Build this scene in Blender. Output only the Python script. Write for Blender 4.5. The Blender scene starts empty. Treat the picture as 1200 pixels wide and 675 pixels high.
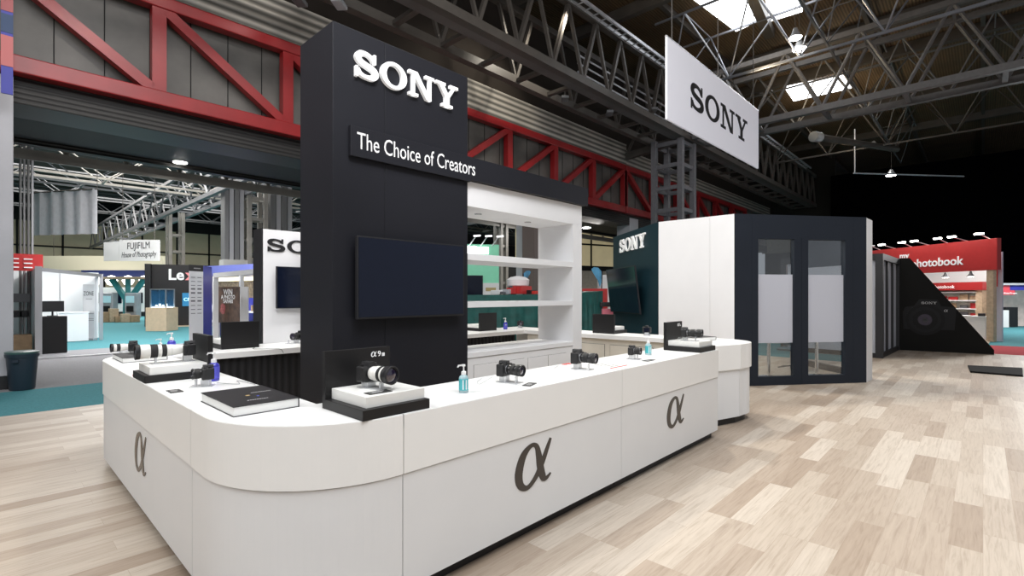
import bpy, bmesh, math, random
from mathutils import Vector, Matrix
random.seed(4)
SC = bpy.context.scene
COL = SC.collection
PI = math.pi
R = math.radians

# ------------------------------------------------------------------ camera frame (metres; X runs along the front counter, Y across it)
CAM_H = 1.6
YAW = R(43.3375)
FX = (math.cos(YAW), math.sin(YAW)); RX = (math.sin(YAW), -math.cos(YAW))
def U(u, d):
    """ground point seen in column u at depth d"""
    s = (u - 600) / 585
    return ((FX[0] + RX[0]*s)*d, (FX[1] + RX[1]*s)*d)
def Zv(v, d): return CAM_H + (346 - v)/585*d

# ------------------------------------------------------------------ materials
MATS = {}
def mat(name, col, rough=.5, metal=0, emit=0, noise=0, nscale=8, bump=0, trans=0, alpha=1, spec=.5, coat=0, ecol=None):
    if name in MATS: return MATS[name]
    m = bpy.data.materials.new(name); m.use_nodes = True
    nt = m.node_tree; b = nt.nodes['Principled BSDF']
    c = (*col, 1)
    b.inputs['Base Color'].default_value = c
    b.inputs['Roughness'].default_value = rough
    b.inputs['Metallic'].default_value = metal
    b.inputs['Specular IOR Level'].default_value = spec
    b.inputs['Coat Weight'].default_value = coat
    if trans: b.inputs['Transmission Weight'].default_value = trans; b.inputs['IOR'].default_value = 1.3
    if alpha < 1: b.inputs['Alpha'].default_value = alpha
    if emit:
        b.inputs['Emission Color'].default_value = (*(ecol or col), 1); b.inputs['Emission Strength'].default_value = emit
    if noise or bump:
        tc = nt.nodes.new('ShaderNodeTexCoord'); n = nt.nodes.new('ShaderNodeTexNoise')
        n.inputs['Scale'].default_value = nscale; n.inputs['Detail'].default_value = 5
        nt.links.new(tc.outputs['Object'], n.inputs['Vector'])
        if noise:
            r = nt.nodes.new('ShaderNodeValToRGB')
            r.color_ramp.elements[0].position = .3; r.color_ramp.elements[1].position = .7
            r.color_ramp.elements[0].color = tuple(max(0, x*(1-noise)) for x in col) + (1,)
            r.color_ramp.elements[1].color = tuple(min(1, x*(1+noise)) for x in col) + (1,)
            nt.links.new(n.outputs['Fac'], r.inputs['Fac']); nt.links.new(r.outputs['Color'], b.inputs['Base Color'])
        if bump:
            bp = nt.nodes.new('ShaderNodeBump'); bp.inputs['Strength'].default_value = bump; bp.inputs['Distance'].default_value = .02
            nt.links.new(n.outputs['Fac'], bp.inputs['Height']); nt.links.new(bp.outputs['Normal'], b.inputs['Normal'])
    MATS[name] = m
    return m

def ramp_node(nt, cols, interp='CONSTANT'):
    r = nt.nodes.new('ShaderNodeValToRGB'); r.color_ramp.interpolation = interp
    e = r.color_ramp.elements
    while len(e) < len(cols): e.new(.5)
    for k, (p, c) in enumerate(cols): e[k].position = p; e[k].color = (*c, 1)
    return r

def plank_mat():
    """pale oak vinyl planks, 0.165 x 0.92 m, running along X"""
    m = bpy.data.materials.new('oak_planks'); m.use_nodes = True; nt = m.node_tree; b = nt.nodes['Principled BSDF']
    N = nt.nodes.new; L = nt.links.new
    tc = N('ShaderNodeTexCoord')
    br = N('ShaderNodeTexBrick'); br.inputs['Scale'].default_value = 1
    br.inputs['Brick Width'].default_value = .92; br.inputs['Row Height'].default_value = .165
    br.inputs['Mortar Size'].default_value = .0012; br.inputs['Mortar Smooth'].default_value = .3; br.inputs['Bias'].default_value = 0
    br.offset = .37; br.offset_frequency = 3; br.squash = 1
    br.inputs['Color1'].default_value = (0, 0, 0, 1); br.inputs['Color2'].default_value = (1, 1, 1, 1); br.inputs['Mortar'].default_value = (.1, .1, .1, 1)
    L(tc.outputs['Object'], br.inputs['Vector'])
    tone = ramp_node(nt, [(0, (.325, .255, .195)), (.3, (.39, .32, .255)), (.65, (.455, .39, .32)), (1, (.53, .47, .40))], 'LINEAR')
    L(br.outputs['Color'], tone.inputs['Fac'])
    mp = N('ShaderNodeMapping'); mp.inputs['Scale'].default_value = (1.8, 30, 1)
    L(tc.outputs['Object'], mp.inputs['Vector'])
    sep = N('ShaderNodeVectorMath'); sep.operation = 'ADD'
    L(mp.outputs['Vector'], sep.inputs[0])
    sc = N('ShaderNodeVectorMath'); sc.operation = 'SCALE'; sc.inputs['Scale'].default_value = 9
    L(br.outputs['Color'], sc.inputs[0]); L(sc.outputs['Vector'], sep.inputs[1])
    n = N('ShaderNodeTexNoise'); n.inputs['Scale'].default_value = 1.6; n.inputs['Detail'].default_value = 8; n.inputs['Roughness'].default_value = .62; n.inputs['Distortion'].default_value = .7
    L(sep.outputs['Vector'], n.inputs['Vector'])
    gr = ramp_node(nt, [(.3, (.70, .66, .62)), (.5, (.95, .94, .93)), (.75, (1.10, 1.10, 1.10))], 'LINEAR')
    L(n.outputs['Fac'], gr.inputs['Fac'])
    mx = N('ShaderNodeMix'); mx.data_type = 'RGBA'; mx.blend_type = 'MULTIPLY'; mx.inputs[0].default_value = .85
    L(tone.outputs['Color'], mx.inputs[6]); L(gr.outputs['Color'], mx.inputs[7])
    L(mx.outputs[2], b.inputs['Base Color'])
    b.inputs['Roughness'].default_value = .42; b.inputs['Specular IOR Level'].default_value = .35
    bp = N('ShaderNodeBump'); bp.inputs['Strength'].default_value = .15; bp.inputs['Distance'].default_value = .002
    L(br.outputs['Fac'], bp.inputs['Height']); bp.invert = True; L(bp.outputs['Normal'], b.inputs['Normal'])
    return m

def wave_mat(name, c1, c2, scale, axis='X', rough=.6, bump=.4, metal=0, emit=0):
    """corrugated or ribbed sheet"""
    m = bpy.data.materials.new(name); m.use_nodes = True; nt = m.node_tree; b = nt.nodes['Principled BSDF']
    N = nt.nodes.new; L = nt.links.new
    tc = N('ShaderNodeTexCoord'); w = N('ShaderNodeTexWave'); w.bands_direction = axis; w.inputs['Scale'].default_value = scale
    L(tc.outputs['Object'], w.inputs['Vector'])
    r = ramp_node(nt, [(0, c1), (1, c2)], 'LINEAR'); L(w.outputs['Fac'], r.inputs['Fac'])
    n = N('ShaderNodeTexNoise'); n.inputs['Scale'].default_value = .6; n.inputs['Detail'].default_value = 4; L(tc.outputs['Object'], n.inputs['Vector'])
    r2 = ramp_node(nt, [(.3, (.7, .7, .7)), (.7, (1.2, 1.2, 1.2))], 'LINEAR'); L(n.outputs['Fac'], r2.inputs['Fac'])
    mx = N('ShaderNodeMix'); mx.data_type = 'RGBA'; mx.blend_type = 'MULTIPLY'; mx.inputs[0].default_value = 1
    L(r.outputs['Color'], mx.inputs[6]); L(r2.outputs['Color'], mx.inputs[7]); L(mx.outputs[2], b.inputs['Base Color'])
    b.inputs['Roughness'].default_value = rough; b.inputs['Metallic'].default_value = metal
    bp = N('ShaderNodeBump'); bp.inputs['Strength'].default_value = bump; bp.inputs['Distance'].default_value = .03
    L(w.outputs['Fac'], bp.inputs['Height']); L(bp.outputs['Normal'], b.inputs['Normal'])
    MATS[name] = m
    return m

def glass_mat(name, tint, fac=.12, rough=.02, frost=0):
    m = bpy.data.materials.new(name); m.use_nodes = True; nt = m.node_tree
    for n in list(nt.nodes): nt.nodes.remove(n)
    N = nt.nodes.new; L = nt.links.new
    out = N('ShaderNodeOutputMaterial'); t = N('ShaderNodeBsdfTransparent'); t.inputs[0].default_value = (*tint, 1)
    g = N('ShaderNodeBsdfGlossy'); g.inputs['Roughness'].default_value = rough; g.inputs['Color'].default_value = (.9, .9, .9, 1)
    mx = N('ShaderNodeMixShader'); mx.inputs[0].default_value = fac
    L(t.outputs[0], mx.inputs[1]); L(g.outputs[0], mx.inputs[2]); last = mx
    if frost:
        d = N('ShaderNodeBsdfDiffuse'); d.inputs[0].default_value = (.60, .61, .66, 1)
        tr = N('ShaderNodeBsdfTranslucent'); tr.inputs[0].default_value = (.6, .61, .66, 1)
        ad = N('ShaderNodeMixShader'); ad.inputs[0].default_value = .35
        L(d.outputs[0], ad.inputs[1]); L(tr.outputs[0], ad.inputs[2])
        m2 = N('ShaderNodeMixShader'); m2.inputs[0].default_value = frost
        L(mx.outputs[0], m2.inputs[1]); L(ad.outputs[0], m2.inputs[2]); last = m2
    L(last.outputs[0], out.inputs[0]); MATS[name] = m
    return m

def spot_pattern(name, c1, c2, scale):
    m = bpy.data.materials.new(name); m.use_nodes = True; nt = m.node_tree; b = nt.nodes['Principled BSDF']
    N = nt.nodes.new; L = nt.links.new
    tc = N('ShaderNodeTexCoord'); v = N('ShaderNodeTexVoronoi'); v.inputs['Scale'].default_value = scale
    L(tc.outputs['Object'], v.inputs['Vector'])
    r = ramp_node(nt, [(.0, c1), (.45, c2)], 'LINEAR'); L(v.outputs['Distance'], r.inputs['Fac']); L(r.outputs['Color'], b.inputs['Base Color'])
    b.inputs['Roughness'].default_value = .8; MATS[name] = m
    return m

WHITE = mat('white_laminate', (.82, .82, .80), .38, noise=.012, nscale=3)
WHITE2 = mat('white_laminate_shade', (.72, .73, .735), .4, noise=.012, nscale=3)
TOPW = mat('white_worktop', (.84, .84, .83), .3, noise=.01, nscale=3)
MATTW = mat('matt_white_paint', (.78, .78, .785), .6, noise=.02, nscale=2)
CREAM = mat('cream_paint', (.62, .58, .50), .6, noise=.03)
BLACK = mat('matt_black', (.012, .012, .014), .5)
SATIN = mat('satin_black', (.010, .0095, .010), .45, spec=.35, noise=.1, nscale=5)
TOWER = mat('charcoal_panel', (.014, .0145, .019), .5, spec=.22, noise=.06, nscale=2)
NAVY = mat('dark_slate_panel', (.013, .017, .025), .5, spec=.25, noise=.06, nscale=2)
TEALD = mat('deep_teal_panel', (.005, .024, .035), .5, spec=.25, noise=.06, nscale=2)
SCREEN = mat('screen_glass', (.005, .008, .020), .12, spec=.45)
BODY = mat('camera_black', (.012, .012, .013), .42, noise=.2, nscale=80, bump=.15)
BODYG = mat('lens_black', (.010, .010, .011), .28)
LENSW = mat('lens_white', (.78, .77, .73), .35)
LENSG = mat('lens_glass', (.02, .015, .035), .03, spec=1, coat=1)
RINGM = mat('ribbed_rubber', (.014, .014, .014), .7, noise=.3, nscale=200)
ACRYL = mat('clear_acrylic', (.82, .84, .86), .1, alpha=.55)
PAPER = mat('card_paper', (.75, .75, .73), .7, noise=.03)
CARDK = mat('printed_card_black', (.03, .03, .03), .5, noise=.3, nscale=60)
REDP = mat('red_print', (.6, .04, .03), .5, noise=.05)
PUMP = mat('white_plastic', (.8, .8, .8), .3)
GELC = mat('clear_gel', (.55, .75, .80), .06, alpha=.55)
LABT = mat('teal_label', (.05, .38, .42), .45, noise=.1, nscale=60)
GELB = mat('blue_gel', (.05, .05, .42), .1, coat=.5)
LABB = mat('blue_label', (.09, .09, .55), .4, noise=.15, nscale=50)
STEELR = mat('red_painted_steel', (.27, .012, .014), .35, noise=.15, nscale=2)
STEELG = mat('grey_painted_steel', (.12, .122, .13), .45, noise=.15, nscale=2)
STEELD = mat('brown_grey_steel', (.06, .052, .045), .5, noise=.2, nscale=2)
STEELW = mat('galvanised_steel', (.52, .54, .58), .35, metal=.3, noise=.12, nscale=3)
DARK = mat('unlit_dark', (.006, .006, .006), .9)
DRAPE = mat('black_drape', (.0015, .0015, .002), 1, spec=0, noise=.2, nscale=2)
ALU = mat('brushed_aluminium', (.62, .62, .64), .3, metal=.8)
CHROME = mat('chrome', (.8, .8, .82), .12, metal=1)
LAMP = mat('lamp_glow', (1, .97, .9), .5, emit=30)
LAMPS = mat('small_lamp_glow', (1, .97, .9), .5, emit=10)
SKYL = mat('skylight_glow', (.93, .96, 1), .5, emit=4.5)
OAK = mat('pale_timber', (.50, .38, .26), .5, noise=.15, nscale=10)
REDB = mat('red_booth_panel', (.50, .035, .035), .45, noise=.04)
REDD = mat('dark_red_panel', (.33, .02, .02), .45)
CARDB = mat('brown_cardboard', (.36, .25, .15), .8, noise=.15)
BINM = mat('blue_black_plastic', (.018, .028, .042), .4)
GREYWALL = mat('dusty_grey_panel', (.105, .10, .092), .5, noise=.45, nscale=.8)
TEALC = mat('teal_carpet', (.065, .205, .23), .95, noise=.12, nscale=30, bump=.2, spec=.1)
GREYC = mat('grey_carpet', (.22, .22, .23), .95, noise=.1, nscale=30, spec=.1)
REDC = mat('red_carpet', (.36, .05, .06), .95, noise=.1, nscale=30, spec=.1)
BLUEP = mat('royal_blue_panel', (.035, .04, .32), .5, noise=.03)
GREENP = mat('mint_green_panel', (.22, .62, .42), .5, emit=.15, noise=.03)
CLOTH = mat('deep_teal_cloth', (.006, .075, .068), .6, noise=.25, nscale=5)
GLASS = glass_mat('clear_glass', (.86, .89, .90))
FROST = glass_mat('frosted_glass', (.9, .92, .95), frost=.93)
TINT = glass_mat('smoked_glass', (.35, .36, .37), .2)
PLANK = plank_mat()
ROOFM = wave_mat('corrugated_roof', (.060, .036, .016), (.13, .083, .042), 3.2, 'Y')
SOFF = wave_mat('ribbed_soffit', (.004, .004, .004), (.022, .020, .019), 6, 'Y', bump=.5)
LOUV = wave_mat('ribbed_silver_cladding', (.10, .095, .085), (.50, .47, .42), 1.6, 'Z', rough=.4, bump=.5, metal=.3)
SHUT = wave_mat('dark_roller_shutter', (.003, .003, .003), (.022, .021, .020), 3.5, 'Z', rough=.5)
FOLD = wave_mat('folded_grey_shutter', (.05, .05, .055), (.42, .42, .42), 1.4, 'X', rough=.5)
SHEETM = wave_mat('grey_hanging_sheet', (.42, .41, .44), (.52, .51, .54), .4, 'X', rough=.8, bump=.3)
DRAPEF = wave_mat('pleated_black_curtain', (.003, .003, .004), (.016, .016, .018), 4, 'X', rough=.9, bump=.6)
BLOCKW = mat('cream_hall_cladding', (.50, .44, .31), .8, noise=.1, nscale=.6)

# ------------------------------------------------------------------ mesh building
class MB:
    def __init__(s): s.v = []; s.f = []; s.m = []; s.smooth = []
    def add(s, vs, fs, mi=0, sm=False):
        o = len(s.v); s.v += [tuple(p) for p in vs]
        for f in fs: s.f.append([i + o for i in f]); s.m.append(mi); s.smooth.append(sm)
        return s
    def box(s, x0, x1, y0, y1, z0, z1, mi=0, M=None):
        vs = [Vector(p) for p in ((x0,y0,z0),(x1,y0,z0),(x1,y1,z0),(x0,y1,z0),(x0,y0,z1),(x1,y0,z1),(x1,y1,z1),(x0,y1,z1))]
        if M: vs = [M @ p for p in vs]
        return s.add(vs, [(0,3,2,1),(4,5,6,7),(0,1,5,4),(1,2,6,5),(2,3,7,6),(3,0,4,7)], mi)
    def prism(s, poly, z0, z1, mi=0, M=None):
        n = len(poly)
        vs = [Vector((p[0], p[1], z0)) for p in poly] + [Vector((p[0], p[1], z1)) for p in poly]
        if M: vs = [M @ p for p in vs]
        fs = [tuple(range(n-1, -1, -1)), tuple(range(n, 2*n))] + [(i, (i+1) % n, n+(i+1) % n, n+i) for i in range(n)]
        return s.add(vs, fs, mi)
    def strip(s, a, b, z0, z1, mi=0):
        """wall between two equally long plan paths a and b"""
        n = len(a)
        for i in range(n-1):
            q = [a[i], a[i+1], b[i+1], b[i]]
            vs = [(p[0], p[1], z0) for p in q] + [(p[0], p[1], z1) for p in q]
            fs = [(3,2,1,0), (4,5,6,7), (0,1,5,4), (2,3,7,6)]
            if i == 0: fs.append((3,0,4,7))
            if i == n-2: fs.append((1,2,6,5))
            s.add(vs, fs, mi)
        return s
    def bar(s, p, q, w, h=None, mi=0, up=(0,0,1)):
        p, q = Vector(p), Vector(q); h = h or w; d = (q - p); L = d.length
        if L < 1e-6: return s
        d.normalize(); up = Vector(up)
        if abs(d.dot(up)) > .98: up = Vector((1, 0, 0))
        sx = d.cross(up).normalized(); uz = sx.cross(d)
        vs = []
        for o in (p, q):
            for a, b in ((-1,-1),(1,-1),(1,1),(-1,1)): vs.append(o + sx*a*w/2 + uz*b*h/2)
        return s.add(vs, [(3,2,1,0),(4,5,6,7),(0,1,5,4),(1,2,6,5),(2,3,7,6),(3,0,4,7)], mi)
    def tube(s, pts, r, n=8, mi=0):
        pts = [Vector(p) for p in pts]; vs = []
        for i, p in enumerate(pts):
            d = (pts[min(i+1, len(pts)-1)] - pts[max(i-1, 0)]).normalized()
            up = Vector((0,0,1)) if abs(d.z) < .95 else Vector((1,0,0))
            a = d.cross(up).normalized(); b = a.cross(d)
            for k in range(n):
                t = 2*PI*k/n; vs.append(p + a*r*math.cos(t) + b*r*math.sin(t))
        fs = []
        for i in range(len(pts)-1):
            for k in range(n): fs.append((i*n+k, i*n+(k+1) % n, (i+1)*n+(k+1) % n, (i+1)*n+k))
        s.add(vs, fs, mi, True)
        m = len(pts)-1
        return s.add([vs[k] for k in range(n)] + [vs[m*n+k] for k in range(n)], [tuple(range(n-1,-1,-1)), tuple(range(n, 2*n))], mi)
    def lathe(s, prof, axis='Z', n=24, mi=0, o=(0,0,0)):
        """prof = (along, radius)"""
        vs = []
        for a, r in prof:
            for k in range(n):
                t = 2*PI*k/n; c, q = r*math.cos(t), r*math.sin(t)
                p = (c, q, a) if axis == 'Z' else ((a, c, q) if axis == 'X' else (c, a, -q))
                vs.append((p[0]+o[0], p[1]+o[1], p[2]+o[2]))
        fs = [(i*n+k, i*n+(k+1) % n, (i+1)*n+(k+1) % n, (i+1)*n+k) for i in range(len(prof)-1) for k in range(n)]
        fs.append(tuple(range(n-1,-1,-1))); fs.append(tuple((len(prof)-1)*n+k for k in range(n)))
        o2 = len(s.v); s.add(vs, fs, mi, True)
        s.smooth[-1] = False; s.smooth[-2] = False
        return s
    def build(s, name, m, parent=None, bevel=0, local=False, seg=2, recalc=True):
        me = bpy.data.meshes.new(name)
        vs = s.v
        if parent is not None and not local:
            inv = world_of(parent).inverted(); vs = [inv @ Vector(p) for p in vs]
        me.from_pydata([tuple(p) for p in vs], [], s.f)
        ms = m if isinstance(m, (list, tuple)) else [m]
        for x in ms: me.materials.append(x)
        for p, mi, sm in zip(me.polygons, s.m, s.smooth): p.material_index = mi; p.use_smooth = sm
        bm = bmesh.new(); bm.from_mesh(me); recalc and bmesh.ops.recalc_face_normals(bm, faces=bm.faces)
        if any(s.smooth):
            for e in bm.edges:
                if len(e.link_faces) == 2 and e.calc_face_angle(0) > R(40): e.smooth = False
        bm.to_mesh(me); bm.free()
        o = bpy.data.objects.new(name, me); COL.objects.link(o)
        if parent is not None: o.parent = parent
        if bevel:
            b = o.modifiers.new('bevel', 'BEVEL'); b.width = bevel; b.segments = seg; b.limit_method = 'ANGLE'
        return o

def world_of(o):
    M = Matrix.LocRotScale(o.location, o.rotation_euler, o.scale)
    return world_of(o.parent) @ M if o.parent else M
def tag(o, label=None, cat=None, group=None, kind=None):
    if label: o['label'] = label
    if cat: o['category'] = cat
    if group: o['group'] = group
    if kind: o['kind'] = kind
    return o
def thing(name, label, cat, loc=(0,0,0), rz=0, group=None, kind=None, rot=None):
    o = bpy.data.objects.new(name, None); COL.objects.link(o); o.empty_display_size = .1
    o.location = loc; o.rotation_euler = rot if rot else (0, 0, rz)
    return tag(o, label, cat, group, kind)
def dup(root, loc, rz, label, group=None):
    r = root.copy(); COL.objects.link(r); r.location = loc; r.rotation_euler = (0, 0, rz); r['label'] = label
    if group: r['group'] = group
    def rec(a, b):
        for ch in list(a.children):
            c = ch.copy(); COL.objects.link(c); c.parent = b; rec(ch, c)
    rec(root, r)
    return r
def struct(name, mb, m, parent=None, label=None, **k):
    o = mb.build(name, m, parent, **k)
    if parent is None: tag(o, label or name.replace('_', ' '), name.split('_')[0], kind='structure')
    return o

FB = bpy.data.fonts.load('<builtin>') if False else None
def text(name, body, size, m, parent, M, extrude=.004, align='LEFT', sx=1, bold=0, local=False, shear=0, spacing=1):
    """flat lettering standing in matrix M (x = reading direction, y = up, z = out of the face)"""
    cu = bpy.data.curves.new(name, 'FONT'); cu.body = body; cu.size = size; cu.extrude = extrude; cu.align_x = align
    cu.offset = bold; cu.shear = shear; cu.space_character = spacing; cu.resolution_u = 3
    t = bpy.data.objects.new(name, cu); COL.objects.link(t)
    bpy.context.view_layer.update()
    me = bpy.data.meshes.new_from_object(t.evaluated_get(bpy.context.evaluated_depsgraph_get()))
    bpy.data.objects.remove(t); bpy.data.curves.remove(cu)
    S = Matrix.Diagonal((sx, 1, 1, 1))
    T = M @ S
    if parent is not None and not local: T = world_of(parent).inverted() @ T
    me.transform(T); me.materials.clear(); me.materials.append(m)
    o = bpy.data.objects.new(name, me); COL.objects.link(o)
    if parent is not None: o.parent = parent
    return o
def face(o, d, up=(0,0,1)):
    """matrix at o: x along d, y up, z = d x up"""
    d = Vector(d).normalized(); up = Vector(up).normalized(); n = d.cross(up)
    M = Matrix((d, up, n)).transposed().to_4x4(); M.translation = Vector(o)
    return M

# ---- slab-serif word and Greek letter drawn as shapes
def catmull(pts, k=6):
    out = []; P = [pts[0]] + list(pts) + [pts[-1]]
    for i in range(1, len(P)-2):
        for j in range(k):
            t = j/k; a, b, c, d = P[i-1], P[i], P[i+1], P[i+2]
            out.append(tuple(.5*((2*b[q]) + (-a[q]+c[q])*t + (2*a[q]-5*b[q]+4*c[q]-d[q])*t*t + (-a[q]+3*b[q]-3*c[q]+d[q])*t**3) for q in range(len(b))))
    out.append(tuple(pts[-1])); return out
def stroke(pts, closed=False):
    """pts = (x, y, halfwidth) -> quads"""
    P = pts; n = len(P); L = []; Rr = []
    for i in range(n):
        a = P[(i-1) % n] if closed else P[max(i-1, 0)]; b = P[(i+1) % n] if closed else P[min(i+1, n-1)]
        dx, dy = b[0]-a[0], b[1]-a[1]; l = math.hypot(dx, dy) or 1; nx, ny = -dy/l, dx/l; w = P[i][2]
        L.append((P[i][0]+nx*w, P[i][1]+ny*w)); Rr.append((P[i][0]-nx*w, P[i][1]-ny*w))
    m = n if closed else n-1
    return [[L[i], Rr[i], Rr[(i+1) % n], L[(i+1) % n]] for i in range(m)]
def rect(x0, x1, y0, y1): return [(x0,y0),(x1,y0),(x1,y1),(x0,y1)]
def g_S():
    c = catmull([(.80,.70,.075),(.70,.84,.075),(.48,.925,.07),(.24,.87,.11),(.155,.71,.12),(.27,.575,.11),(.50,.50,.105),(.76,.42,.11),(.87,.27,.12),(.76,.12,.11),(.50,.07,.07),(.25,.13,.075),(.13,.30,.075)], 5)
    return stroke(c) + [rect(.78,.88,.64,1.0), rect(.05,.15,0,.38)], .99
def g_O():
    q = []; n = 40
    for i in range(n):
        a, b = 2*PI*i/n, 2*PI*(i+1)/n
        q.append([(.58+.58*math.cos(a), .5+.515*math.sin(a)), (.58+.58*math.cos(b), .5+.515*math.sin(b)), (.58+.34*math.cos(b), .5+.385*math.sin(b)), (.58+.34*math.cos(a), .5+.385*math.sin(a))])
    return q, 1.16
def g_N(): return [rect(0,.44,0,.12), rect(0,.34,.88,1), rect(.80,1.24,.88,1), rect(.15,.28,0,1), [(.13,1),(.40,1),(1.09,.0),(.84,0)], rect(.96,1.09,0,1)], 1.24
def g_Y(): return [rect(0,.50,.88,1), rect(.74,1.18,.88,1), [(.13,.92),(.40,.92),(.71,.45),(.47,.42)], [(.90,.92),(1.04,.92),(.71,.42),(.62,.50)], rect(.47,.71,0,.48), rect(.30,.88,0,.12)], 1.18
def slab_word(name, width, height, depth, m, parent, M, local=False, bevel=0):
    mb = MB(); x = 0; G = []
    for g in (g_S, g_O, g_N, g_Y):
        q, w = g(); G.append((q, x)); x += w + .10
    tot = x - .10; sx = width/tot
    for q, x0 in G:
        for i_, p in enumerate(q):
            a = sum(p[i][0]*p[(i+1) % len(p)][1]-p[(i+1) % len(p)][0]*p[i][1] for i in range(len(p)))
            if a < 0: p = p[::-1]
            mb.prism([((x0+a_[0])*sx, a_[1]*height) for a_ in p], 0, depth+i_*2e-5, 0, M)
    return mb.build(name, m, parent, local=local, recalc=False)
def alpha_logo(name, w, h, m, parent, M, depth=.003, local=False):
    loop = catmull([(1.0,1.0,.035),(.90,.80,.055),(.72,.45,.07),(.52,.17,.06),(.30,.03,.055),(.11,.14,.085),(.06,.42,.105),(.18,.78,.09),(.40,.96,.05),(.56,.92,.055),(.63,.70,.08),(.68,.40,.095),(.76,.14,.085),(.86,.08,.05),(1.0,.16,.02)], 6)
    mb = MB()
    for i_, p in enumerate(stroke(loop)):
        a = sum(p[i][0]*p[(i+1) % 4][1]-p[(i+1) % 4][0]*p[i][1] for i in range(4))
        if a < 0: p = p[::-1]
        mb.prism([(q[0]*w, q[1]*h) for q in p], 0, depth+i_*1.2e-5, 0, M)
    return mb.build(name, m, parent, local=local, recalc=False)

# ================================================================== FLOORS
struct('floor', MB().box(-14, 14.2, -14, 9.42, -.12, 0), PLANK, label='pale oak plank floor of the stand')
f2 = MB().box(14.2, 18.95, -14, 2.4, -.12, 0); struct('floor_stand_end', f2, PLANK, label='pale oak plank floor beyond the meeting pod')
struct('floor_aisle_teal', MB().box(-14, 60, 9.42, 11.8, -.14, -.006), TEALC, label='teal carpet aisle strip in front of the hall opening')
struct('floor_hall_grey', MB().box(-14, 60, 11.8, 19.4, -.14, -.006), GREYC, label='grey floor under the hall opening')
struct('floor_hall_teal', MB().box(-14, 80, 19.4, 75, -.14, -.006), TEALC, label='teal carpet of the second hall')
struct('trim_1', MB().box(-6, 30, 17.1, 17.22, -.006, .03), ALU, label='pale metal threshold strip across the grey floor')
struct('floor_side_teal', MB().box(14.2, 60, 2.4, 9.42, -.14, -.006), TEALC, label='teal carpet beside the meeting pod')
struct('floor_red', MB().box(18.95, 22.2, -14, 2.4, -.14, -.006), REDC, label='red carpet strip beyond the stand')
struct('floor_far_teal', MB().box(22.2, 60, -14, 2.4, -.14, -.008), TEALC, label='teal carpet at the far right')

# ================================================================== STAND COUNTERS
HT, SEAM, KICK = .99, .685, .09
def arc(cx, cy, r, a0, a1, n=28): return [(cx + r*math.cos(R(a0+(a1-a0)*i/n)), cy + r*math.sin(R(a0+(a1-a0)*i/n))) for i in range(n+1)]
def offset(path, d):
    """shift an open plan path to its left by d"""
    out = []
    for i, p in enumerate(path):
        a = path[max(i-1, 0)]; b = path[min(i+1, len(path)-1)]
        dx, dy = b[0]-a[0], b[1]-a[1]; l = math.hypot(dx, dy) or 1
        if 0 < i < len(path)-1:
            d1 = Vector((p[0]-a[0], p[1]-a[1])).normalized(); d2 = Vector((b[0]-p[0], b[1]-p[1])).normalized()
            n = Vector((-(d1.y+d2.y), d1.x+d2.x)).normalized(); k = d/max(.4, n.dot(Vector((-d1.y, d1.x))))
            out.append((p[0]+n.x*k, p[1]+n.y*k))
        else: out.append((p[0]-dy/l*d, p[1]+dx/l*d))
    return out
SEAMD = mat('dark_seam', (.09, .06, .04), .7)
def counter(name, label, outer, inner, innerkind='plain', caps=(0, 0)):
    """outer path walked with the stand's inside on its left"""
    cx, cy = outer[0]
    t = thing('display_counter', label, 'counter', (cx, cy, 0), group='sections of the white stand counter')
    poly = outer + inner[::-1]
    MB().prism(poly, HT-.06, HT).build('worktop', TOPW, t)
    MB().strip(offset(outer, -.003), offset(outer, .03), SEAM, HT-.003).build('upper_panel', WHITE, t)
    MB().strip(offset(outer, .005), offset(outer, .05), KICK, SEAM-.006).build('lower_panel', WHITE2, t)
    MB().strip(offset(outer, .012), offset(outer, .06), SEAM-.006, SEAM).build('seam_strip', SEAMD, t)
    MB().strip(offset(outer, .075), offset(outer, .11), 0, KICK).build('kick_board', BLACK, t)
    q = offset(inner, -.04)
    if innerkind == 'curtain': MB().strip(q, offset(inner, -.06), 0, HT-.06).build('black_curtain', DRAPEF, t)
    else: MB().strip(q, offset(inner, -.06), 0, HT-.06).build('inner_panel', CREAM, t)
    return t
g = .0025
XL, YF, YB = .765, 2.16, 6.60
rr = .70
cFL = counter('', 'rounded front corner section of the white counter carrying the large black book',
    [(XL, 3.08)] + arc(XL+rr, YF+rr, rr, 180, 270) + [(1.478-g, YF)],
    [(1.285, 3.08), (1.285, 2.72), (1.478-g, 2.72)])
cF1 = counter('', 'middle front section of the white counter with the larger dark alpha emblem', [(1.478+g, YF), (3.605-g, YF)], [(1.478+g, 2.72), (3.605-g, 2.72)])
cF2 = counter('', 'right front section of the white counter with the smaller looking far alpha emblem', [(3.605+g, YF), (5.655, YF)], [(3.605+g, 2.72), (5.655, 2.72)])
MB().box(5.625, 5.655, YF+.03, 2.70, SEAM, HT-.065).build('end_panel_upper', WHITE, cF2)
MB().box(5.615, 5.640, YF+.05, 2.70, KICK, SEAM-.006).build('end_panel_lower', WHITE2, cF2)
MB().box(5.55, 5.58, YF+.1, 2.70, 0, KICK).build('end_kick_board', BLACK, cF2)
cL = counter('', 'long left side section of the white counter with the alpha emblem facing the aisle', [(XL, 5.86-g), (XL, 3.08+2*g)], [(1.285, 5.86-g), (1.285, 3.08+2*g)])
oc = [(1.62, YB)] + arc(XL+rr, YB-rr, rr, 90, 180)[0:] + [(XL, 5.86+g)]
cBL = counter('', 'rounded rear left corner section of the white counter with the closed book', oc,
    [(1.62, 5.83), (1.32, 5.83), (1.285, 5.86)])
cB = counter('', 'rear section of the white counter with a black curtain below its inner edge', [(6.30, YB), (1.62+2*g, YB)], [(6.30, 5.83), (1.62+2*g, 5.83)], 'curtain')
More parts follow.
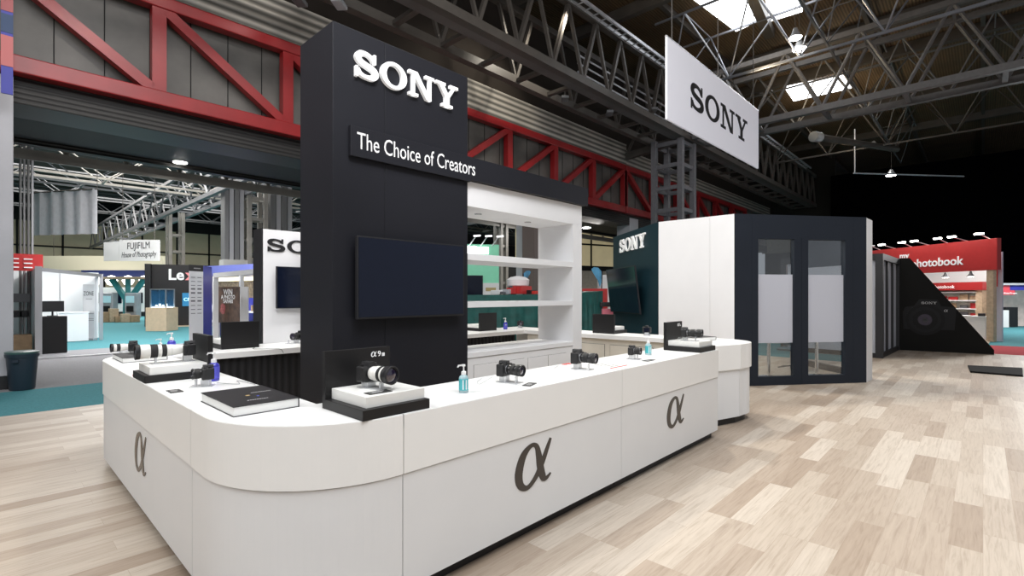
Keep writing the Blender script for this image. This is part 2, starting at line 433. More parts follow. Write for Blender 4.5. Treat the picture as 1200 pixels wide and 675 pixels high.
# right hand counter, rounded towards the front
oR = [(5.66, 2.46), (5.9, 2.37), (6.47, 2.195)] + arc(6.72, 2.60, .43, 252, 360, 24)[1:] + [(7.15, 3.2), (7.15, YB)]
tR = thing('display_counter', 'right hand curved section of the white counter nearest the meeting pod', 'counter', (6.2, 2.5, 0), group='sections of the white stand counter')
polyR = oR[:-1] + [(7.15, YB), (6.30+2*g, YB), (6.30+2*g, 5.83), (6.50, 5.83), (6.58, 3.3), (6.3, 2.72), (5.66, 2.72)]
MB().prism(polyR, HT-.06, HT).build('worktop', TOPW, tR)
def sub(path, i, j): return path[i:j]
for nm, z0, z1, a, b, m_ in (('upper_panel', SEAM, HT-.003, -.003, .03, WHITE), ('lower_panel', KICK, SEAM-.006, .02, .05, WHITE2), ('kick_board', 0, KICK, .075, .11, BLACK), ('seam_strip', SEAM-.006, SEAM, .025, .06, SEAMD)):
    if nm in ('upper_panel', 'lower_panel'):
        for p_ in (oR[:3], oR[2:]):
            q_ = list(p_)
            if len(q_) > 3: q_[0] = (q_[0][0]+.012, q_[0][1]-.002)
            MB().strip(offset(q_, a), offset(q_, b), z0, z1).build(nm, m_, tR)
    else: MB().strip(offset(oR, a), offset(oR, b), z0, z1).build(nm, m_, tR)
inn = [(6.62, 3.25), (6.54, 5.80)]
MB().strip(inn, offset(inn, -.02), .06, HT-.06).build('inner_panel', CREAM, tR)
for k in range(3):
    y0 = 3.45+k*.8; sx = lambda y: 6.62-.08*(y-3.25)/2.55
    MB().prism([(sx(y0)-.012, y0), (sx(y0)-.002, y0), (sx(y0+.7)-.002, y0+.7), (sx(y0+.7)-.012, y0+.7)], .12, .84).build('cabinet_door', CREAM, tR, bevel=.002)
    MB().prism([(sx(y0)-.006, y0-.004), (sx(y0), y0-.004), (sx(y0+.7), y0+.704), (sx(y0+.7)-.006, y0+.704)], .116, .844).build('door_gap', BLACK, tR)
# emblems
EMB = mat('bronze_black_vinyl', (.040, .033, .028), .35)
alpha_logo('alpha_emblem', .345, .285, EMB, cF1, face((2.335, YF+.0045, .335), (1,0,0)))
alpha_logo('alpha_emblem', .345, .285, EMB, cF2, face((4.432, YF+.0045, .335), (1,0,0)))
alpha_logo('alpha_emblem', .345, .285, mat('bronze_vinyl', (.10, .082, .065), .25, metal=.3), cL, face((XL+.0045, 4.53, .335), (0,-1,0)))

# ================================================================== TOWER, HEADER, SHELVES
tw = thing('display_tower', 'tall charcoal tower of two panels with raised white lettering', 'tower', (2.75, 4.2, 0))
MB().box(2.005, 2.502, 3.95, 4.572, 0, 3.895).build('side_panel', TOWER, tw, bevel=.003)
MB().box(2.506, 3.505, 3.95, 4.572, 0, 3.895).build('front_panel', TOWER, tw, bevel=.003)
MB().box(2.01, 3.50, 3.956, 4.566, .005, 3.885).build('core', BLACK, tw)
slab_word('lettering', 3.345-2.185, .235, .035, mat('glowing_white_acrylic', (.9, .9, .9), .3, emit=.25), tw, face((2.185, 3.95, 3.49), (1,0,0)))  # letter faces give off a faint glow
hd = thing('header_sign', 'long charcoal header sign across the tower and shelf unit', 'sign', (2.144, 3.9, 2.8))
MB().box(2.144, 3.515, 3.905, 3.948, 2.79, 3.05).build('sign_panel', TOWER, hd, bevel=.002)
MB().box(3.515, 5.647, 3.905, 4.60, 2.812, 3.05).build('fascia', TOWER, hd, bevel=.002)
TW = mat('white_vinyl', (.85, .85, .85), .5, emit=.15)
text('lettering', 'The Choice of Creators', .205, TW, hd, face((2.20, 3.903, 2.862), (1,0,0)), .001, sx=.685)

tv = thing('television', 'large wall television hung on the charcoal tower', 'television', (2.77, 3.87, 1.4))
MB().box(2.171, 3.361, 3.845, 3.885, 1.395, 2.105).build('bezel', BLACK, tv, bevel=.004)
MB().box(2.183, 3.349, 3.841, 3.847, 1.412, 2.093).build('screen', SCREEN, tv)
MB().box(2.55, 2.98, 3.885, 3.95, 1.6, 1.9).build('wall_bracket', BLACK, tv)

sh = thing('shelf_unit', 'white open backed shelf unit right of the charcoal tower', 'shelves', (4.5, 4.27, 0))
Y0, Y1 = 3.97, 4.578
MB().box(3.507, 5.59, Y0, Y1, 2.546, 2.81).build('top_beam', MATTW, sh, bevel=.002)
MB().box(5.39, 5.59, Y0, Y1, 0, 2.546).build('side_panel', MATTW, sh, bevel=.002)
MB().box(3.507, 5.39, Y0+.002, Y1, 1.975, 2.045).build('shelf', MATTW, sh, bevel=.002)
MB().box(3.507, 5.39, Y0+.002, Y1, 1.468, 1.528).build('shelf', MATTW, sh, bevel=.002)
MB().box(3.507, 5.39, Y0+.002, Y1, .93, .985).build('base_worktop', MATTW, sh, bevel=.002)
MB().box(3.51, 5.385, Y0+.012, Y1-.01, .08, .925).build('base_cabinet', MATTW, sh)
MB().box(3.51, 5.385, Y0+.06, Y1-.05, 0, .08).build('kick_board', BLACK, sh)
for x0, x1 in ((3.62, 4.02), (4.03, 4.43), (4.50, 4.87), (4.885, 5.25)):
    MB().box(x0-.003, x1+.003, Y0+.0105, Y0+.013, .123, .849).build('door_gap', SEAMD, sh)
    MB().box(x0, x1, Y0+.004, Y0+.0125, .126, .846).build('door', MATTW, sh, bevel=.001)
for x in (3.95, 4.82):
    o = MB().lathe([(2.542, .045), (2.5455, .045)], n=20, o=(x, 4.27, 0)).build('downlight', CHROME, sh)
    MB().lathe([(2.540, .03), (2.5425, .03)], n=16, o=(x, 4.27, 0)).build('lens', mat('downlight_off', (.2,.2,.2), .3), o)

# white wall behind rear counter
sw = thing('partition_wall', 'white partition wall with black slab serif word and black edge behind the rear counter', 'wall', (3.3, 6.7, 0))
MB().box(2.43, 5.10, 6.62, 6.86, 0, 2.44).build('panel', MATTW, sw, bevel=.002)
MB().box(2.41, 2.43, 6.62, 6.90, 0, 2.45).build('edge_cap', BLACK, sw)
slab_word('lettering', 1.15, .165, .006, BLACK, sw, face((2.47, 6.615, 2.16), (1,0,0)))
tv2 = thing('television', 'flat television on the white partition wall behind the rear counter', 'television', (3.05, 6.6, 1.4))
MB().box(2.57, 3.55, 6.55, 6.585, 1.43, 1.97).build('bezel', BLACK, tv2, bevel=.003)
MB().box(2.58, 3.54, 6.546, 6.552, 1.44, 1.96).build('screen', SCREEN, tv2)
MB().box(2.9, 3.2, 6.585, 6.62, 1.6, 1.8).build('wall_bracket', BLACK, tv2)

# ================================================================== COUNTER-TOP THINGS
def display(label, loc, rz, txt=None, group='black product display blocks', w=.40, d=.42):
    """panel along local +y edge, product side towards local -y"""
    t = thing('product_display', label, 'display stand', loc, rz, group)
    MB().box(-w/2, w/2, -d/2, d/2, 0, .052).build('base', SATIN, t, bevel=.002, local=True)
    MB().box(-w/2, w/2, d/2-.034, d/2, .052, .308).build('back_panel', SATIN, t, bevel=.002, local=True)
    MB().box(-w/2+.035, w/2-.012, -d/2+.03, d/2-.036, .052, .108).build('plinth', mat('plinth_white', (.80, .80, .77), .35), t, bevel=.002, local=True)
    if txt:
        M = face((w/2-.125, d/2-.036, .255), (1,0,0))
        alpha_logo('emblem', .034, .030, TW, t, M, .001, local=True)
        text('lettering', txt[0], .045, TW, t, face((w/2-.083, d/2-.036, .255), (1,0,0)), .001, local=True)
        text('lettering', txt[1], .026, TW, t, face((w/2-.055, d/2-.036, .255), (1,0,0)), .001, local=True, bold=.0008)
    return t
display('black display block with white plinth and telephoto camera on the rounded counter corner', (1.457, 2.385, HT), 0, ('9', 'III'))
display('black display block on the left counter holding the long white lens', (.975, 4.40, HT), -PI/2)
display('black display block at the right end of the front counter', (5.405, 2.38, HT), 0, ('7', 's'))
display('black display block seen from behind on the rear counter left of the tower', (2.03, 6.40, HT), PI)
display('black display block on the rear counter seen through the shelf unit', (5.95, 6.38, HT), PI)
display('black display block on the right counter between shelf unit and teal pod wall', (6.99, 4.41, HT), PI/2, d=.40)

def camera_body(t, s=1.0, dx=0):
    def L(mb, n, m, p=t, **k): return mb.build(n, m, p, local=True, **k)
    b = L(MB().box(-.03*s+dx, .028*s+dx, -.064*s, .064*s, -.045*s, .040*s), 'body', BODY, bevel=.008*s, seg=3)
    L(MB().box(.02*s+dx, .052*s+dx, .036*s, .066*s, -.045*s, .036*s), 'hand_grip', BODY, bevel=.010*s, seg=3)
    L(MB().prism([(-.026*s, .038*s), (.026*s, .038*s), (.018*s, .062*s), (-.018*s, .062*s)], -.035*s+dx, .03*s+dx, M=Matrix(((0,0,1,0),(1,0,0,0),(0,1,0,0),(0,0,0,1)))), 'viewfinder_hump', BODY, bevel=.003*s)
    for y, r in ((.046, .011), (-.044, .010), (.028, .006)):
        L(MB().lathe([(.038*s, r*s), (.050*s, r*s)], n=16, o=(dx-.004*s, y*s, 0)), 'dial', BODYG)
    L(MB().lathe([(.026*s+dx, .033*s), (.034*s+dx, .033*s)], 'X', 24), 'mount_ring', ALU)
    L(MB().box(-.034*s+dx, -.029*s+dx, -.04*s, .04*s, -.034*s, .026*s), 'rear_screen', SCREEN)
    return b
def make_camera(label, loc, rz, lens, group=None, s=1.0, tilt=0):
    """lens: list of (length, radius, colour) bands"""
    t = thing('mirrorless_camera', label, 'camera', loc, group=group, rot=(0, tilt, rz))
    camera_body(t, s)
    x = .034*s; barrel = None; mm = {'b': BODYG, 'w': LENSW, 'r': RINGM, 'k': BLACK}
    nm = {'b': 'lens_barrel', 'w': 'lens_barrel', 'r': 'focus_ring', 'k': 'lens_hood'}
    for i, (ln, r0, r1, c) in enumerate(lens):
        last = i == len(lens)-1
        prof = [(x, r0*.97), (x+.002, r0), (x+ln-.002, r1), (x+ln, r1*.97)]
        if last: prof += [(x+ln, r1*.85), (x+ln-.012, r1*.80)]
        o = MB().lathe(prof, 'X', 28).build(nm[c], mm[c], t, local=True)
        if last: MB().lathe([(x+ln-.011, r1*.79), (x+ln-.006, r1*.5), (x+ln-.004, .001)], 'X', 24).build('front_glass', LENSG, o, local=True)
        x += ln
    return t
def make_stand(label, loc, rz, h=.045, fork=.10, group='clear acrylic camera stands'):
    t = thing('camera_stand', label, 'stand', loc, rz, group)
    MB().box(-.045, fork+.03, -.045, .045, 0, .005).build('base_plate', ACRYL, t, local=True, bevel=.001)
    MB().box(-.025, .025, -.03, .03, .005, h).build('block', ACRYL, t, local=True, bevel=.002)
    MB().box(fork-.006, fork+.006, -.012, .012, .005, h+.004).build('lens_prop', ACRYL, t, local=True, bevel=.001)
    return t
std = [(.030,.034,.034,'b'),(.028,.036,.036,'r'),(.022,.038,.040,'b'),(.006,.0405,.0405,'w') if 0 else (.018,.040,.041,'r'),(.020,.041,.041,'b')]
GC = 'display cameras on the front counter'
# front counter cameras
a0 = R(-80)
make_stand('clear stand under the first black camera right of the teal sanitiser on the front counter', (2.52, 2.45, HT), a0)
make_camera('black camera with zoom lens beside the teal labelled sanitiser on the front counter', (2.52, 2.45, HT+.090), a0, std, GC)
make_stand('clear stand under the middle black camera by the red edged leaflet', (3.39, 2.45, HT), a0)
make_camera('black camera with zoom lens beside the red edged leaflet', (3.39, 2.45, HT+.095), a0, [(.030,.034,.036,'b'),(.035,.040,.040,'r'),(.030,.042,.043,'b'),(.025,.044,.044,'r'),(.012,.044,.044,'b')], GC, 1.1)
make_stand('clear stand under the small camera next to the far sanitiser bottle', (4.26, 2.44, HT), a0, fork=.05)
make_camera('small black compact camera next to the far sanitiser bottle', (4.26, 2.44, HT+.080), a0, [(.02,.032,.032,'b'),(.025,.034,.034,'r'),(.012,.036,.036,'b')], GC, .85)
# on display blocks
make_stand('clear stand holding the white telephoto camera on the corner display', (1.445, 2.44, HT+.108), R(-80), .032, .10)
make_camera('black camera with short white telephoto lens on the corner display block', (1.445, 2.44, HT+.108+.080), R(-80), [(.035,.036,.040,'w'),(.03,.041,.041,'w'),(.022,.042,.042,'r'),(.018,.041,.042,'w'),(.018,.046,.047,'k'),(.03,.048,.050,'k')], 'cameras with white telephoto lenses', .98)
make_stand('clear stand under the camera on the right end display', (5.34, 2.40, HT+.108), a0, .042, .11)
make_camera('black camera with long zoom on the right end display block', (5.33, 2.40, HT+.108+.088), a0, [(.035,.036,.038,'b'),(.04,.041,.041,'r'),(.030,.042,.042,'b'),(.03,.044,.044,'r'),(.02,.044,.044,'b')], None, 1.0)
# long white lens: axis towards the left aisle
make_stand('clear stand under the camera body with the long white lens', (1.07, 4.42, HT+.108), PI, .045, .20)
make_camera('black camera with very long white super telephoto lens on the left counter', (1.085, 4.42, HT+.108+.092), R(178), [(.02,.032,.032,'w'),(.065,.034,.042,'w'),(.03,.043,.043,'w'),(.030,.046,.046,'r'),(.025,.046,.046,'w'),(.045,.050,.050,'r'),(.060,.051,.052,'w'),(.028,.054,.056,'k')], 'cameras with white telephoto lenses', 1.0)
make_stand('clear stand under the camera at the far left counter corner', (1.06, 6.36, HT), PI, .045, .1)
make_camera('black camera with white telephoto lens at the far left counter corner', (1.06, 6.36, HT+.082), R(183), [(.035,.030,.034,'w'),(.04,.036,.036,'w'),(.03,.038,.038,'r'),(.025,.037,.038,'w'),(.02,.041,.043,'k')], 'cameras with white telephoto lenses', 1.0)
make_stand('clear stand under the small camera beside the blue sanitiser on the left counter', (1.03, 3.80, HT), R(150), .045, .06)
make_camera('small black camera beside the blue sanitiser on the left counter', (1.04, 3.80, HT+.088), R(178), [(.02,.03,.032,'b'),(.03,.034,.034,'r'),(.012,.036,.036,'b')], None, .9)
make_stand('clear stand on the rear counter at the tower edge', (2.74, 6.36, HT), PI, .045, .1)
make_camera('black camera on the rear counter just left of the tower', (2.80, 6.36, HT+.090), R(200), [(.035,.036,.04,'b'),(.04,.042,.042,'r'),(.03,.044,.044,'b')], None, 1.1)
make_stand('clear stand on the rear counter seen through the shelves', (6.9, 6.3, HT), R(200), .045, .04)
make_camera('small black camera on the rear counter seen through the shelves', (6.9, 6.3, HT+.085), R(230), [(.02,.034,.036,'b'),(.03,.038,.038,'r'),(.02,.04,.04,'b')], None, .9)
make_stand('clear stand on the right counter below the teal pod wall', (6.93, 3.72, HT), R(20), .045, .05)
make_camera('small black camera on the right counter below the teal pod wall', (6.93, 3.72, HT+.088), R(20), [(.03,.034,.034,'b'),(.03,.04,.04,'r'),(.02,.04,.04,'b')], None, 1.0)

def sanitiser(label, loc, kind, h=.16, r=.03, rz=0, group='pump bottles of hand sanitiser'):
    t = thing('sanitiser_bottle', label, 'bottle', loc, rz, group)
    gel, lab = (GELC, LABT) if kind == 'teal' else (GELB, LABB)
    MB().lathe([(0, r*.9), (.004, r), (h*.66, r), (h*.74, r*.8), (h*.79, r*.45), (h*.80, r*.42)], n=24).build('bottle', gel, t, local=True)
    MB().lathe([(h*.12, r*1.015), (h*.62, r*1.015)], n=24).build('label', lab, t, local=True)
    if kind == 'teal':
        for a in (-100, -62, -138):
            ca, sa = math.cos(R(a)), math.sin(R(a)); M = Matrix.Rotation(R(a), 4, 'Z')
            MB().box(r*1.005, r*1.03, -.0035, .0035, h*.16, h*.58, M=M).build('label_stripe', PUMP, t, local=True)
    else:
        M = Matrix.Rotation(R(-120), 4, 'Z')
        MB().lathe([(0, .010), (.001, .010)], 'X', 12, o=(r*1.02, 0, h*.5)).build('round_badge', mat('yellow_badge', (.7, .65, .2), .5), t, local=True).rotation_euler = (0, 0, R(-125))
    MB().lathe([(h*.79, r*.5), (h*.93, r*.5), (h*.95, r*.3)], n=16).build('collar', PUMP, t, local=True)
    p = MB().lathe([(h*.94, r*.16), (h*1.18, r*.16)], n=10)
    p.lathe([(h*1.16, r*.38), (h*1.24, r*.34)], n=14)
    p.bar((0, 0, h*1.22), (-.036, .01, h*1.20), .010, .009); p.bar((-.034, .009, h*1.20), (-.040, .011, h*1.13), .007, .007)
    p.build('pump_head', PUMP, t, local=True)
    return t
sanitiser('clear pump bottle with teal label on the front counter right of the corner display', (2.07, 2.37, HT), 'teal', .142, .030)
sanitiser('small clear pump bottle with teal label near the right end display', (4.67, 2.49, HT), 'teal', .15, .032)
sanitiser('blue pump bottle beside the small camera on the left counter', (1.13, 3.99, HT), 'blue', .165, .036)
sanitiser('blue pump bottle behind the long white lens, the bigger one', (1.36, 6.20, HT), 'blue', .175, .038)
sanitiser('small white topped pump bottle behind the long white lens, the shorter one', (1.24, 6.08, HT), 'blue', .135, .028)
sanitiser('blue pump bottle on the rear counter seen through the shelves', (6.42, 6.22, HT), 'blue', .165, .036)

def book(label, loc, rz, w, d, h, name='book'):
    t = thing(name, label, 'book', loc, rz)
    MB().box(-w/2+.004, w/2-.004, -d/2+.004, d/2-.004, .004, h-.004).build('page_block', mat('page_white', (.78, .78, .76), .6), t, local=True)
    MB().box(-w/2, w/2, -d/2, d/2, h-.004, h).build('front_cover', BLACK, t, local=True)
    MB().box(-w/2, w/2, -d/2, d/2, 0, .004).build('back_cover', BLACK, t, local=True)
    MB().box(w/2-.004, w/2+.001, -d/2, d/2, 0, h).build('spine', BLACK, t, local=True)
    return t
bk = book('large black covered presentation book with white page edges on the counter corner', (1.022, 2.99, HT), R(0), .33, .54, .052)
PRINT = mat('small_white_print', (.55, .55, .55), .5); PRINTB = mat('small_blue_print', (.05, .1, .6), .5); PRINTO = mat('small_ochre_print', (.5, .35, .15), .5)
mb = MB(); 
for k in range(9): mb.box(-.06+.012*k, -.052+.012*k, -.16, -.15, .052, .0526)
mb.build('cover_print', PRINT, bk, local=True)
MB().box(-.02, .0, -.02, .0, .052, .0526).build('cover_emblem', PRINTO, bk, local=True); MB().box(.02, .032, -.07, -.055, .052, .0526).build('cover_mark', PRINTB, bk, local=True)
mb = MB()
for k in range(12): mb.box(.03+.009*k, .037+.009*k, .05, .058, .052, .0526)
mb.build('cover_line', PRINT, bk, local=True)
book('black covered book with white pages at the far left counter corner', (1.03, 5.88, HT), R(0), .34, .52, .045)
book('slim black book on the curved right counter behind the end display', (6.72, 2.86, HT), R(-20), .42, .30, .045)

def card(label, loc, rz, w, d, m=CARDK, name='price_card', cat='card', grp='small printed cards on the counter'):
    t = thing(name, label, cat, loc, rz, grp)
    MB().box(-w/2, w/2, -d/2, d/2, 0, .004).build('sheet', m, t, local=True)
    mb = MB()
    for k in range(3): mb.box(-w*.35, w*.1+k*w*.1, -d*.25+k*d*.2, -d*.18+k*d*.2, .004, .0045)
    mb.build('print', PRINT, t, local=True)
card('small black printed card on the left counter in front of the small camera', (.835, 3.73, HT), 0, .07, .12)
card('small black printed card right of the first camera on the front counter', (2.56, 2.25, HT), R(20), .13, .06)
card('small black printed card on the front counter near the right end display', (4.27, 2.27, HT), 0, .15, .06)
card('black printed card lying on the corner display plinth', (1.40, 2.27, HT+.108), R(0), .13, .06)
t = thing('leaflet', 'folded price leaflet with a red edge between two cameras on the front counter', 'leaflet', (3.72, 2.38, HT))
MB().box(-.13, .13, -.12, .12, 0, .003).build('sheet', PAPER, t, local=True)
MB().box(-.13, .13, -.13, -.118, 0, .0035).build('red_edge', REDP, t, local=True)
mb = MB()
for k in range(4): mb.box(-.08, .08, -.09+.05*k, -.075+.05*k, .003, .0035)
mb.build('print', CARDK, t, local=True)
tag(MB().box(3.50, 3.60, 2.66, 2.70, HT, HT+.004).build('red_strip', REDP), 'short red strip on the inner edge of the front counter', 'strip')
tag(MB().lathe([(0, .015), (.012, .012), (.02, .005)], n=10, o=(.79, 4.68, HT)).build('red_marker', REDP), 'small red marker behind the long white lens display', 'cap')
def cable(label, pts, m=BLACK, r=.0025):
    tag(MB().tube([(p[0], p[1], p[2]) for p in catmull(pts, 6)], r, 6).build('security_cable', m), label, 'cable')
cable('thin black cable lying over the front edge of the rear counter', [(2.2, 6.2, HT+.004), (2.1, 6.0, HT+.004), (2.25, 5.86, HT+.004), (2.33, 5.825, HT-.005), (2.36, 5.822, HT-.05)])
cable('curly grey cable behind the small camera on the left counter', [(1.10, 3.82, HT+.01), (1.2, 3.7, HT+.004), (1.24, 3.85, HT+.004), (1.27, 3.6, HT+.004)], mat('grey_cable', (.4,.4,.4), .4))
cable('pale cable behind the first camera on the front counter', [(2.40, 2.45, HT+.05), (2.33, 2.5, HT+.004), (2.38, 2.58, HT+.004), (2.5, 2.66, HT+.004)], mat('pale_cable', (.6,.6,.6), .4))
cable('pale cable behind the middle camera on the front counter', [(3.26, 2.45, HT+.05), (3.18, 2.5, HT+.004), (3.24, 2.58, HT+.004), (3.4, 2.66, HT+.004)], MATS['pale_cable'])
cable('coiled cable beside the camera on the right end display', [(5.24, 2.42, HT+.112), (5.30, 2.46, HT+.14), (5.36, 2.42, HT+.13), (5.26, 2.38, HT+.125), (5.34, 2.38, HT+.15)], MATS['pale_cable'])
cable('black cable running down the rear counter beside the tower', [(2.6, 5.81, HT-.07), (2.62, 5.80, .7), (2.60, 5.80, .4)], MATS['grey_cable'])

# ================================================================== MEETING POD
A_, B_, C_, D_, E_ = (10.66, 6.63), (9.02, 4.59), (9.035, 3.17), (11.12, 1.555), (11.60, 1.53)
HP = 3.03
def wallbox(P, Q, th, z0, z1, side=1):
    """vertical slab from P to Q, thickness to the left of P->Q"""
    d = Vector((Q[0]-P[0], Q[1]-P[1])).normalized(); n = Vector((-d.y, d.x))*th*side
    return MB().prism([P, Q, (Q[0]+n.x, Q[1]+n.y), (P[0]+n.x, P[1]+n.y)], z0, z1)
pod = thing('meeting_pod', 'angular meeting pod with teal, white and dark glazed walls', 'pod', (10, 3.5, 0))
wallbox(A_, B_, .10, 0, HP).build('teal_wall', TEALD, pod)
mid = tuple(C_[k] + (B_[k]-C_[k])*.30 for k in (0, 1))
wallbox(B_, (mid[0], mid[1]+.002), .10, 0, HP-.005).build('white_wall', MATTW, pod)
wallbox((mid[0], mid[1]-.002), C_, .10, 0, HP-.005).build('white_wall', MATTW, pod)
wallbox(D_, E_, .12, 0, HP-.01).build('white_end_wall', MATTW, pod)
def onCD(t, off=0):
    d = Vector((D_[0]-C_[0], D_[1]-C_[1])); n = Vector((-d.y, d.x)).normalized()
    return (C_[0]+d.x*t+n.x*off, C_[1]+d.y*t+n.y*off)
def cd(t0, t1, z0, z1, off0=0, off1=.09): return MB().prism([onCD(t0, off0), onCD(t1, off0), onCD(t1, off1), onCD(t0, off1)], z0, z1)
T = dict(w1a=.175, w1b=.443, w2a=.549, w2b=.834, s1=.128, s2=.896, mid=.50)
ZT, ZB = 2.60, .155
cd(0, T['s1']-.001, 0, HP).build('dark_wall', NAVY, pod); cd(T['s2']+.001, 1, 0, HP).build('dark_wall', NAVY, pod)
cd(T['s1'], T['s2'], ZT+.03, HP).build('dark_header', NAVY, pod)
def door(n, t0, t1, w0, w1, lab):
    f = cd(t0, w0, 0, ZT+.03)
    for m2 in (cd(w1, t1, 0, ZT+.03), cd(w0, w1, 0, ZB), cd(w0, w1, ZT, ZT+.03)): f.add(m2.v, m2.f)
    o = f.build('glazed_panel', NAVY, pod)
    cd(w0, w1, 1.97, ZT, .05, .056).build('clear_pane', GLASS, o); cd(w0, w1, ZB, .75, .05, .056).build('clear_pane', GLASS, o)
    cd(w0, w1, .75, 1.97, .045, .06).build('frosted_pane', FROST, o)
door(0, T['s1'], T['mid']-.001, T['w1a'], T['w1b'], ''); door(1, T['mid']+.001, T['s2'], T['w2a'], T['w2b'], '')
wallbox(E_, (13.2, 3.2), .1, 0, .12).build('low_kerb', BLACK, pod)
wallbox((12.2, 6.3), A_, .1, 0, HP-.02).build('rear_wall', MATTW, pod)
wallbox((11.60, 1.65), (12.6, 3.1), .06, 2.2, HP-.02).build('rear_header', NAVY, pod)
MB().tube([(12.6, 3.1, 0), (12.6, 3.1, HP-.02)], .04).build('rear_post', NAVY, pod)
dAB = (B_[0]-A_[0], B_[1]-A_[1], 0)
dn = Vector(dAB).normalized(); nAB = Vector((dn.y, -dn.x, 0))
def onAB(t, off, z): return Vector((A_[0]+dAB[0]*t, A_[1]+dAB[1]*t, z)) + nAB*off
slab_word('lettering', 1.50, .30, .03, mat('glowing_white_letters', (.9, .9, .9), .3, emit=.12), pod, face(onAB(.192, 0, 2.60), dAB))  # letters glow faintly on their own
tv3 = thing('television', 'television tilted forward on the teal pod wall', 'television', tuple(onAB(.35, .15, 1.6)))
def ab_box(t0, t1, z0, z1, o0, o1, tilt=.12):
    vs = []
    for z in (z0, z1):
        k = (z-1.2)/1.0*tilt
        for t_, o_ in ((t0, o0), (t1, o0), (t1, o1), (t0, o1)): vs.append(onAB(t_, o_+k, z))
    return MB().add(vs, [(0,3,2,1),(4,5,6,7),(0,1,5,4),(1,2,6,5),(2,3,7,6),(3,0,4,7)])
ab_box(.04, .74, 1.20, 2.22, .07, .10).build('bezel', BLACK, tv3); ab_box(.045, .735, 1.22, 2.20, .10, .104).build('screen', SCREEN, tv3)
ab_box(.25, .45, 1.5, 1.9, .0, .09, 0).build('wall_bracket', BLACK, tv3)
# tables and chairs inside pod
def ptable(lab, x, y):
    t = thing('round_table', lab, 'table', (x, y, 0), group='tables inside the meeting pod')
    MB().lathe([(0, .26), (.012, .25), (.02, .05)], n=24).build('foot', CHROME, t, local=True)
    MB().lathe([(.02, .032), (.70, .032)], n=16).build('column', CHROME, t, local=True)
    MB().lathe([(.70, .36), (.725, .36)], n=32).build('table_top', MATTW, t, local=True)
ptable('round table on a chrome column behind the left glazed panel of the pod', 10.48, 3.03)
ptable('round table on a chrome column behind the right glazed panel of the pod', 11.35, 2.40)
CHB = mat('dark_blue_seat', (.015, .05, .07), .5)
def pchair(lab, x, y, rz):
    t = thing('swivel_chair', lab, 'chair', (x, y, 0), rz, 'chairs inside the meeting pod')
    MB().box(-.22, .22, -.22, .22, .42, .48).build('seat', CHB, t, local=True, bevel=.02)
    MB().box(-.22, .22, .19, .23, .50, .85).build('backrest', CHB, t, local=True, bevel=.015)
    MB().tube([(0,0,.08), (0,0,.42)], .02).build('column', CHROME, t, local=True)
    for k in range(5):
        a = 2*PI*k/5; MB().bar((0,0,.09), (.26*math.cos(a), .26*math.sin(a), .05), .03, .02).build('foot', BLACK, t, local=True)
pchair('dark swivel chair behind the left glazed panel of the pod', 11.6, 4.0, .6)
pchair('dark swivel chair deeper inside the pod beside the rear wall', 11.3, 4.9, -.6)
pchair('dark swivel chair behind the right glazed panel of the pod', 11.9, 3.0, -1.6)

# ================================================================== FRAMED BOOTH AND TRIANGULAR WING
fb = thing('framed_booth', 'low black framed glass booth right of the meeting pod', 'booth', (16.5, 2, 0))
P0, P1 = (15.70, 1.92), (18.35, 1.845); z_ = 2.66
def fbar(n, a, b, w=.14): MB().bar(a, b, w).build(n, BLACK, fb)
PL = (15.95, 4.2)
for t_ in (0, .34, .66, 1):
    x, y = P0[0]+(P1[0]-P0[0])*t_, P0[1]+(P1[1]-P0[1])*t_ ; fbar('post', (x, y, 0), (x, y, z_), .16 if t_ in (0, 1) else .10)
fbar('post', (*PL, 0), (*PL, z_))
fbar('top_rail', (*P0, z_-.08), (*P1, z_-.08), .16); fbar('bottom_rail', (*P0, .06), (*P1, .06), .12)
fbar('top_rail', (*P0, z_-.08), (*PL, z_-.08), .16); fbar('bottom_rail', (*P0, .06), (*PL, .06), .12)
wallbox((P0[0]+.1, P0[1]), (P1[0]-.1, P1[1]), .012, .12, z_-.16).build('glass_pane', FROST, fb)
wallbox((P0[0]+.01, P0[1]+.08), (PL[0], PL[1]-.1), .012, .12, z_-.16).build('glass_pane', FROST, fb)
tri = thing('triangular_wing', 'black triangular wall wing printed with a dim camera picture', 'wall wing', (18.5, .8, 0))
TA, TB = Vector((18.37, 1.80, 0)), Vector((18.72, -.22, 0)); dT = (TB-TA).normalized()
MT = face(TA, dT)
POST = mat('black_poster_print', (.004, .0038, .003), .6, spec=.15, noise=.3, nscale=1.2)
MB().prism([(0, 0), (2.05, 0), (2.05, .12), (.26, 2.68), (0, 2.68)], -.12, 0, M=MT).build('panel', POST, tri)
G1 = mat('poster_dark_grey', (.009, .009, .010), .5, spec=.2); G2 = mat('poster_mid_grey', (.005, .005, .0055), .4, spec=.2); G3 = mat('poster_glass_glint', (.035, .028, .045), .2); G4 = mat('poster_pale_print', (.35, .35, .35), .5)
cx_ = .62; sc_ = .42
mb = MB()
mb.prism([(cx_-.50, .62), (cx_+.62, .62), (cx_+.66, 1.18), (cx_+.60, 1.27), (cx_+.34, 1.29), (cx_+.26, 1.47), (cx_-.14, 1.49), (cx_-.26, 1.30), (cx_-.46, 1.26), (cx_-.52, 1.1)], 0, .004, M=MT); mb.build('printed_camera_body', G1, tri)
